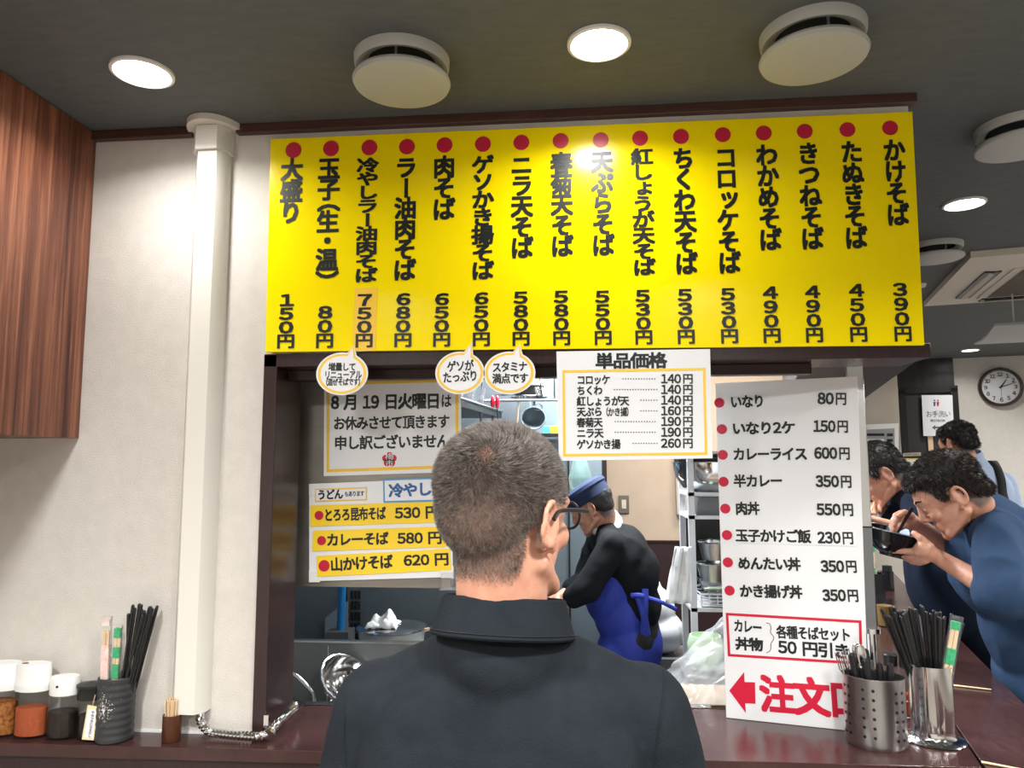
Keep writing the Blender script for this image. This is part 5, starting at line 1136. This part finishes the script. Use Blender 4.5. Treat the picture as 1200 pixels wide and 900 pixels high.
# ---- 2. eater in blue T-shirt
m_blue = mat('blue_cotton', (.024, .050, .105), .85, var=(.030, .060, .122), vs=14, bump=.4, bs=300, spec=.2)
HC2 = onY(1113, 580, 2.36); M2 = Mrot(-74, 34)
N2 = onY(1147, 600, 2.42); S2l = onY(1170, 630, 2.26); S2r = onY(1140, 622, 2.62); E2l = onY(1182, 702, 2.14); W2l = onY(1103, 655, 2.34); E2r = onY(1140, 660, 2.66); W2r = onY(1078, 616, 2.55)
t = fig('man in a blue T-shirt bending over a black bowl at the side counter', (1.56, 2.46, 0)); fw = Vector((-.966, .259, 0))
pl_ = Vector((1.52, 2.46, .90)); Lg = [pl_-D2*.09, pl_+D2*.09, Vector((1.52, 2.36, .48)), Vector((1.58, 2.56, .48)), Vector((1.55, 2.34, .09)), Vector((1.62, 2.58, .09))]
body = head_prims(HC2, M2, .97)+[('c', HC2+M2 @ Vector((0, -.035, -.05)), N2, .054, .060), ('c', S2l, S2r, .04, .04), ('c', N2+Vector((.02, 0, -.05)), pl_+Vector((0, 0, .1)), .07, .10), ('e', pl_, (.11, .14, .10)),
    ('c', S2l, E2l, .042, .037), ('c', E2l, W2l, .037, .024), ('c', S2r, E2r, .042, .036), ('c', E2r, W2r, .036, .024)]+legs(*Lg)
Yh = 2.33; H = lambda x, y, Y=Yh: onY(x, y, Y)
# left hand under and around the bowl
body += [('c', W2l, H(1090, 648), .023, .022), ('e', H(1083, 644), (.030, .026, .027)), ('c', H(1088, 650), H(1076, 647), .020, .014), ('c', H(1078, 646), H(1060, 646, 2.36), .011, .0095), ('c', H(1060, 646, 2.36), H(1043, 646, 2.40), .0095, .0075),
    ('c', H(1080, 650), H(1066, 652, 2.37), .011, .010), ('c', H(1066, 652, 2.37), H(1054, 651, 2.42), .0098, .008), ('c', H(1083, 654), H(1072, 657, 2.37), .011, .0095), ('c', H(1072, 657, 2.37), H(1061, 655, 2.43), .0095, .008), ('c', H(1086, 657), H(1077, 660, 2.36), .010, .009), ('c', H(1077, 660, 2.36), H(1068, 659, 2.41), .009, .0075),
    ('c', H(1090, 641), H(1079, 631), .014, .012), ('c', H(1079, 631), H(1071, 625, 2.35), .0115, .0095)]
Y3 = 2.53; body += [('e', H(1066, 611, Y3), (.032, .026, .027)), ('c', W2r, H(1067, 611, Y3), .023, .024)]
for i, (x, y) in enumerate(((1056, 601), (1053, 607), (1052, 613), (1053, 619))):
    p = H(x, y, Y3-.01*i); q = H(x-7, y+3, Y3-.03); e_ = H(x-4, y+9, Y3-.045); body += [('c', H(1064, 606+i*2.5, Y3), p, .012, .0105), ('c', p, q, .0102, .009), ('c', q, e_, .009, .0075)]
body += [('c', H(1068, 604, Y3-.02), H(1060, 600, Y3-.05), .012, .010), ('c', H(1060, 600, Y3-.05), H(1053, 605, Y3-.065), .010, .0085)]
bd = organic('body', body, m_hairskin, t, .0042, 4)
set_scalp(bd, HC2, M2, lambda p: hairline(p)*.9); eyes(HC2, M2, t, .97); longhair(HC2, M2, .97, bd, t, hair_mat('dark_brown_hair', (.012, .009, .008), (.045, .034, .03)), 16000, 4)
C2 = Vector((1.40, 2.44, 1.17))
sh = [('c', S2l, S2r, .062, .062), ('c', N2+Vector((.01, 0, -.03)), S2l+Vector((.02, 0, .01)), .055, .055), ('c', N2+Vector((.01, 0, -.03)), S2r+Vector((.02, 0, .01)), .055, .055), ('e', N2+Vector((.025, .01, -.035)), (.10, .12, .085)), ('e', N2+Vector((.012, .0, .008)), (.078, .080, .052)), ('e', N2+Vector((.075, .02, -.16)), (.145, .20, .18)),
      ('e', C2, (.15, .19, .22)), ('e', Vector((1.455, 2.45, .98)), (.155, .185, .16)), ('c', S2l, S2l.lerp(E2l, .86), .066, .076), ('c', S2l.lerp(E2l, .7), E2l.lerp(W2l, .16), .070, .062), ('c', S2r, S2r.lerp(E2r, .8), .064, .070)]
organic('t_shirt', sh, m_blue, t, .0075, 5, wrinkle(.009, 8, (1, 1, .7), 3))
sh_ = 0; b = MB(); dN = (HC2+M2 @ Vector((0, -.035, -.05))-N2).normalized(); x, y = ortho(dN)
b.tube([N2+dN*.010+(x*cos(a)+y*sin(a))*.067 for a in [2*pi*i/36 for i in range(36)]], .006, 8, closed=True); b.build('neckband', m_blue, t)
trousers(pl_, Lg, mat('dark_navy_trousers', (.012, .016, .028), .8), t, .92); shoes(Lg[4], Lg[5], fw, m_black, t)
def soba_bowl(c, tilt, label, r=.088, az=0):
    t = thing('soba_bowl', label, 'bowl', c); Mb = Matrix.Rotation(az, 3, 'Z') @ Matrix.Rotation(R(tilt), 3, 'Y')
    b = MB(); b.lathe([(0, -.052), (.034, -.052), (.036, -.044), (.055, -.034), (r*.88, -.008), (r, .022), (r*1.02, .024), (r*.97, .020), (r*.82, -.008), (.04, -.030), (0, -.034)], c, 48, M=Mb); b.build('bowl_body', m_lacquer, t)
    b = MB(); b.tube([Vector(c)+Mb @ Vector((r*1.005*cos(a), r*1.005*sin(a), .0235)) for a in [2*pi*i/48 for i in range(48)]], .0016, 6, closed=True); b.build('rim_line', m_steel, t)
    b = MB(); b.lathe([(r*.86, .002), (r*.4, .004), (0, .004)], c, 36, M=Mb); b.build('broth', mat('dark_broth', (.06, .025, .01), .08), t)
    for k in range(7):
        b = MB(); rr = random.Random(k); b.tube(catmull([Vector(c)+Mb @ Vector((rr.uniform(-.05, .05), rr.uniform(-.05, .05), .007+.002*rr.random())) for _ in range(4)], 5), .002, 5); b.build('noodle', mat('soba_noodle', (.22, .14, .09), .5), t)
cb = H(1048, 633, 2.43); soba_bowl(cb, 13, 'black lacquer noodle bowl held by the man in the blue T-shirt')
for k in (0, 1):
    p1 = H(1066+k*2, 598+k, Y3-.05); p0 = H(1047+k, 632, 2.45); stick('black_chopstick', p0, p1+(p1-p0)*.1, .0022, .0036, m_blackstick, ('upper' if k == 0 else 'lower')+' black chopstick in the hand of the man in the blue T-shirt', None)

# ---- 3. navy diner behind the post
m_navy = mat('navy_knit', (.006, .012, .026), .85, var=(.009, .016, .033), vs=14, bump=.4, bs=200, spec=.2); m_ltblue = mat('light_blue_shirt', (.32, .40, .56), .8, var=(.36, .44, .60), vs=60, bump=.3, bs=200)
HC3 = onY(1031, 556, 3.10); M3 = Mrot(-80, 38); N3 = onY(1058, 572, 3.16); S3l = onY(1076, 592, 2.98); S3r = onY(1062, 582, 3.36); E3l = onY(1078, 640, 2.90); W3l = onY(1044, 618, 2.96); E3r = onY(1066, 618, 3.4); W3r = onY(1033, 596, 3.2)
t = fig('man in a navy top with light blue sleeves eating, half hidden by the steel post', (1.66, 3.2, 0)); pl_ = Vector((1.70, 3.2, .90)); Lg = [pl_-D2*.09, pl_+D2*.09, Vector((1.70, 3.1, .48)), Vector((1.76, 3.3, .48)), Vector((1.72, 3.08, .09)), Vector((1.79, 3.32, .09))]
body = head_prims(HC3, M3, .95)+[('c', HC3+M3 @ Vector((0, -.035, -.05)), N3, .052, .058), ('c', S3l, S3r, .04, .04), ('c', N3+Vector((.02, 0, -.05)), pl_+Vector((0, 0, .1)), .07, .10), ('e', pl_, (.11, .14, .10)), ('c', S3l, E3l, .042, .037), ('c', E3l, W3l, .037, .024), ('c', S3r, E3r, .042, .036), ('c', E3r, W3r, .036, .024)]+legs(*Lg)
body += hand_prims(W3l, onY(1026, 614, 2.98)-W3l, (-.3, .6, .5), 1, .35)+hand_prims(W3r, onY(1024, 590, 3.12)-W3r, (-.2, -.5, -.6), -1, .75)
bd = organic('body', body, m_hairskin, t, .0055, 3); set_scalp(bd, HC3, M3, lambda p: hairline(p)*.95); eyes(HC3, M3, t, .95); longhair(HC3, M3, .95, bd, t, m_darkhair, 7000, 6)
sh = [('c', S3l, S3r, .055, .055), ('c', N3+Vector((.01, 0, -.02)), S3l, .05, .052), ('c', N3+Vector((.01, 0, -.02)), S3r, .05, .052), ('e', N3+Vector((.06, .01, -.13)), (.13, .18, .16)), ('e', Vector((1.50, 3.15, 1.18)), (.165, .20, .24)), ('e', Vector((1.62, 3.18, .99)), (.15, .18, .17)), ('c', S3l, E3l, .060, .055), ('c', S3r, E3r, .058, .05)]
organic('knit_top', sh, m_navy, t, .009, 4, wrinkle(.005, 7, (1, 1, 1), 5))
organic('shirt_sleeve', [('c', E3l.lerp(W3l, .25), W3l.lerp(E3l, .12), .045, .034)], m_ltblue, t, .006, 2); organic('shirt_sleeve', [('c', E3r.lerp(W3r, .25), W3r.lerp(E3r, .12), .042, .034)], m_ltblue, t, .006, 2)
organic('shirt_collar', [('c', N3+Vector((0, -.045, -.005)), N3+Vector((.035, -.01, -.005)), .026, .026), ('c', N3+Vector((.035, -.01, 0)), N3+Vector((.02, .05, .0)), .026, .026), ('c', N3+Vector((0.02, -.06, -.02)), S3l+Vector((-.01, -.0, .035)), .035, .03)], m_ltblue, t, .006, 3)
trousers(pl_, Lg, mat('black_trouser_cloth', (.012, .012, .014)), t, .92); shoes(Lg[4], Lg[5], fw, m_black, t)
soba_bowl(onY(1016, 618, 3.02), 10, 'black noodle bowl of the navy-topped man, almost hidden by the steel post')
for k in (0, 1):
    p1 = onY(1027+k*3, 582+k*2, 3.12); p0 = onY(1016, 610, 3.0); stick('wooden_chopstick', p0, p1, .002, .0032, m_wood, ('left' if k == 0 else 'right')+' pale chopstick in the hand of the navy-topped man', None)

# ---- 4. man in light blue shirt with a black shoulder strap
HC4 = onY(1122, 520, 4.15); M4 = Mrot(-28, 16); s4 = .90; N4 = onY(1134, 544, 4.20); S4l = onY(1096, 574, 4.12); S4r = onY(1174, 568, 4.26); E4l = S4l+Vector((-.08, .05, -.30)); W4l = E4l+Vector((-.03, .2, .03)); E4r = S4r+Vector((.06, -.02, -.31)); W4r = E4r+Vector((-.05, .2, -.05))
X4, Y4 = N4.x+.02, N4.y; t = fig('man in a pale blue shirt seen from behind with a black strap on his shoulder', (X4, Y4, 0)); pl_ = Vector((X4+.03, Y4+.02, 1.0)); dx = Vector((.85, -.1, 0))
Lg = [pl_-dx*.1, pl_+dx*.1, Vector((X4-.08, Y4+.04, .53)), Vector((X4+.14, Y4+.02, .53)), Vector((X4-.09, Y4, .09)), Vector((X4+.15, Y4, .09))]
body = head_prims(HC4, M4, s4)+[('c', HC4+M4 @ Vector((0, -.02, -.05)), N4, .050, .060), ('c', S4l, S4r, .045, .045), ('c', N4-Vector((0, 0, .06)), pl_+Vector((0, 0, .1)), .07, .10), ('e', pl_, (.16, .11, .11)), ('c', S4l, E4l, .045, .04), ('c', E4l, W4l, .038, .026), ('c', S4r, E4r, .045, .04), ('c', E4r, W4r, .038, .026)]+legs(*Lg)
body += hand_prims(W4l, (0, 1, 0), (0, 0, -1), 1, .4)+hand_prims(W4r, (-.2, 1, 0), (0, 0, -1), -1, .4)
bd = organic('body', body, m_hairskin, t, .006, 3); set_scalp(bd, HC4, M4, lambda p: hairline(p)*.95); eyes(HC4, M4, t, s4); longhair(HC4, M4, s4, bd, t, m_darkhair, 8000, 8)
sh = [('c', S4l, S4r, .066, .066), ('e', N4+Vector((.0, 0, .005)), (.095, .09, .06)), ('c', N4+Vector((0, 0, .02)), S4r+Vector((-.02, 0, .02)), .06, .05),  ('c', N4+Vector((0, 0, -.03)), S4l, .062, .058), ('c', N4+Vector((0, 0, -.03)), S4r, .062, .058), ('e', N4+Vector((.01, .0, -.16)), (.21, .13, .18)), ('e', N4+Vector((.02, .01, -.36)), (.19, .13, .22)), ('e', pl_+Vector((0, 0, .06)), (.185, .13, .14)), ('c', S4l, E4l, .07, .062), ('c', S4r, E4r, .07, .062)]
so = organic('shirt', sh, m_ltblue, t, .010, 4, wrinkle(.005, 6, (1, 1, .6), 9))
b = MB(); b.lathe([(.062, -.01), (.062, .026), (.066, .030), (.072, .024), (.082, -.014)], N4+Vector((-.004, -.010, .040)), 40, M=Matrix.Rotation(R(14), 3, 'X') @ Matrix.Rotation(R(-8), 3, 'Y')); b.build('collar', m_ltblue, so)
trousers(pl_, Lg, mat('dark_navy_trousers', (.012, .016, .028)), t, 1.05); shoes(Lg[4], Lg[5], (-.4, .9, 0), m_black, t)
c = onY(1192, 592, 3.98); t = thing('shoulder_bag', 'black bag hanging from the shoulder of the man in the pale blue shirt', 'bag', c)
b = MB(); b.box(c+Vector((.05, 0, -.14)), (.30, .10, .26), (1, -.25, 0), (.25, 1, 0)); b.build('bag_body', m_black, t, bevel=.03, seg=4)
m_blk0 = mat('black_webbing', (.01, .01, .012), .8); pts = [onY(1160, 545, 4.26), onY(1163, 541, 4.20), onY(1168, 548, 4.135), onY(1173, 562, 4.09), onY(1175, 578, 4.07), onY(1179, 592, 4.03)]; cp = catmull(pts, 6)
b = MB(); vs = []; 
for i, p in enumerate(cp):
    for s_ in (-1, 1): vs.append(p+Vector((.019*s_, -.004*s_, 0)))
b.add(vs, [(2*i, 2*i+1, 2*i+3, 2*i+2) for i in range(len(cp)-1)], True); o = b.build('strap', m_blk0, t); md = o.modifiers.new('s', 'SOLIDIFY'); md.thickness = .006

# ---- 5. kitchen worker with cap and apron
m_blk = mat('black_work_shirt', (.006, .007, .009), .85, bump=.4, bs=60, spec=.2)
HC5 = onY(694, 595, 3.28); M5 = Mrot(-78, 28); N5 = onY(708, 615, 3.32); S5l = onY(716, 640, 3.14); S5r = onY(702, 632, 3.50); E5l = onY(688, 690, 3.10); W5l = onY(655, 712, 3.14); E5r = onY(686, 680, 3.5); W5r = onY(652, 702, 3.4)
pl_ = onY(743, 738, 3.32); X5 = pl_.x; t = fig('kitchen worker in a navy cap, black shirt and bright blue apron bending to the left', (X5, 3.32, 0)); fw5 = Vector((-1, .15, 0))
Lg = [pl_+Vector((0, -.09, -.03)), pl_+Vector((0, .09, -.03)), Vector((X5-.05, 3.22, .45)), Vector((X5-.02, 3.42, .45)), Vector((X5+.02, 3.22, .09)), Vector((X5+.04, 3.42, .09))]
body = head_prims(HC5, M5, .93)+[('c', HC5+M5 @ Vector((0, -.035, -.05)), N5, .050, .055), ('c', S5l, S5r, .04, .04), ('c', N5+Vector((.01, 0, -.04)), pl_+Vector((0, 0, .1)), .06, .10), ('e', pl_, (.11, .13, .10)), ('c', S5l, E5l, .042, .036), ('c', E5l, W5l, .034, .022), ('c', S5r, E5r, .042, .035), ('c', E5r, W5r, .034, .022)]+legs(*Lg)
body += hand_prims(W5l, W5l-E5l, (0, .2, -1), 1, .5)+hand_prims(W5r, W5r-E5r, (0, .2, -1), -1, .5)
bd = organic('body', body, m_hairskin, t, .0055, 3); set_scalp(bd, HC5, M5, lambda p: hairline(p)*.95); eyes(HC5, M5, t, .93)
P5 = lambda x, y, z: HC5+M5 @ Vector((x, y, z))
organic('hair', [('e', P5(0, -.03, .03), (.078, .082, .068), M5), ('e', P5(0, -.055, .0), (.066, .045, .06), M5)], m_darkhair, t, .007, 3, lambda p, n: .003*mnoise.noise(p*60))
b = MB(); b.lathe([(.084, .030), (.088, .034), (.090, .066), (.090, .074), (.096, .082), (.093, .098), (.07, .112), (.03, .118), (0, .119)], HC5+M5 @ Vector((0, -.012, -.004)), 44, 1, 1.15, M=M5 @ Matrix.Rotation(R(-6), 3, 'X')); b.build('cap', mat('navy_cap_cloth', (.012, .024, .068), .8, bump=.4, bs=200), t)
mid = N5.lerp(pl_, .5)+Vector((.045, 0, .02))
sh = [('c', S5l, S5r, .058, .058), ('c', N5+Vector((.01, 0, -.02)), S5l, .05, .052), ('c', N5+Vector((.01, 0, -.02)), S5r, .05, .052), ('e', N5.lerp(pl_, .3)+Vector((.035, 0, .0)), (.125, .17, .14)), ('e', mid, (.13, .16, .15)), ('e', N5.lerp(pl_, .78)+Vector((.02, 0, 0)), (.125, .155, .14)), ('c', S5l, E5l, .060, .056), ('c', E5l, E5l.lerp(W5l, .5), .052, .045), ('c', S5r, E5r, .058, .054), ('c', E5r, E5r.lerp(W5r, .5), .050, .043)]
organic('work_shirt', sh, m_blk, t, .009, 4, wrinkle(.006, 9, (1, 1, 1), 12))
dN = (HC5+M5 @ Vector((0, -.035, -.05))-N5).normalized(); x, y = ortho(dN); ring = [N5+dN*(.022+.006*sin(3*a))+(x*cos(a)+y*sin(a))*.060 for a in [2*pi*i/16 for i in range(16)]]
organic('neck_towel', [('c', ring[i], ring[(i+1) % 16], .021, .021) for i in range(16)], m_cloth_white, t, .005, 3, wrinkle(.002, 30))
m_apron = mat('bright_blue_apron', (.018, .035, .28), .75, var=(.025, .045, .34), vs=12, bump=.3, bs=200)
ap = organic('apron', [('e', N5.lerp(pl_, .62)+Vector((-.055, 0, -.01)), (.115, .168, .15)), ('e', N5.lerp(pl_, .82)+Vector((-.022, 0, -.01)), (.13, .172, .15)), ('e', pl_+Vector((-.015, 0, -.06)), (.135, .178, .18)), ('e', pl_+Vector((-.03, 0, -.2)), (.14, .18, .2)), ('c', pl_+Vector((-.07, -.08, -.1)), pl_+Vector((-.09, -.1, -.36)), .09, .10), ('c', pl_+Vector((-.07, .08, -.1)), pl_+Vector((-.09, .1, -.36)), .09, .10)], m_apron, t, .009, 5, wrinkle(.004, 6, (1, 1, .4), 15))
zt_ = onY(757, 688, 3.2); 
for i, (a, b__, w_) in enumerate((((748, 700), (758, 744), .016), ((756, 690), (753, 742), .014), ((757, 700), (792, 714), .009), ((740, 698), (757, 700), .011))):
    p = onY(*a, 3.155); q = onY(*b__, 3.15); bb_ = MB(); bb_.tube(catmull([p, p.lerp(q, .5)+Vector((.004, -.012, .006)), q], 5), w_, 8); bb_.build('apron_tie', m_apron, ap)
trousers(pl_, Lg, mat('black_trouser_cloth', (.012, .012, .014)), t, .90); shoes(Lg[4], Lg[5], fw5, m_black, t)
# white sack on a low stand behind the worker
p = onY(776, 757, 3.62); b = MB(); b.bb(p.x-.13, p.x+.13, 3.50, 3.76, 0, p.z-.03); tag(b.build('sack_stand', m_greysteel, None, origin=(p.x, 3.63, 0)), 'grey stand under the white sack behind the kitchen worker', 'stand')
o = organic('white_sack', [('e', p+Vector((.0, 0, .07)), (.105, .105, .098)), ('e', p+Vector((-.02, 0, .16)), (.085, .09, .11)), ('e', p+Vector((-.045, 0, .25)), (.045, .05, .07))], mat('white_plastic_sack', (.62, .64, .66), .4), None, .009, 4, wrinkle(.008, 9, (1, 1, .5), 20), origin=p)
tag(o, 'plump white sack behind the blue-aproned kitchen worker', 'sack')
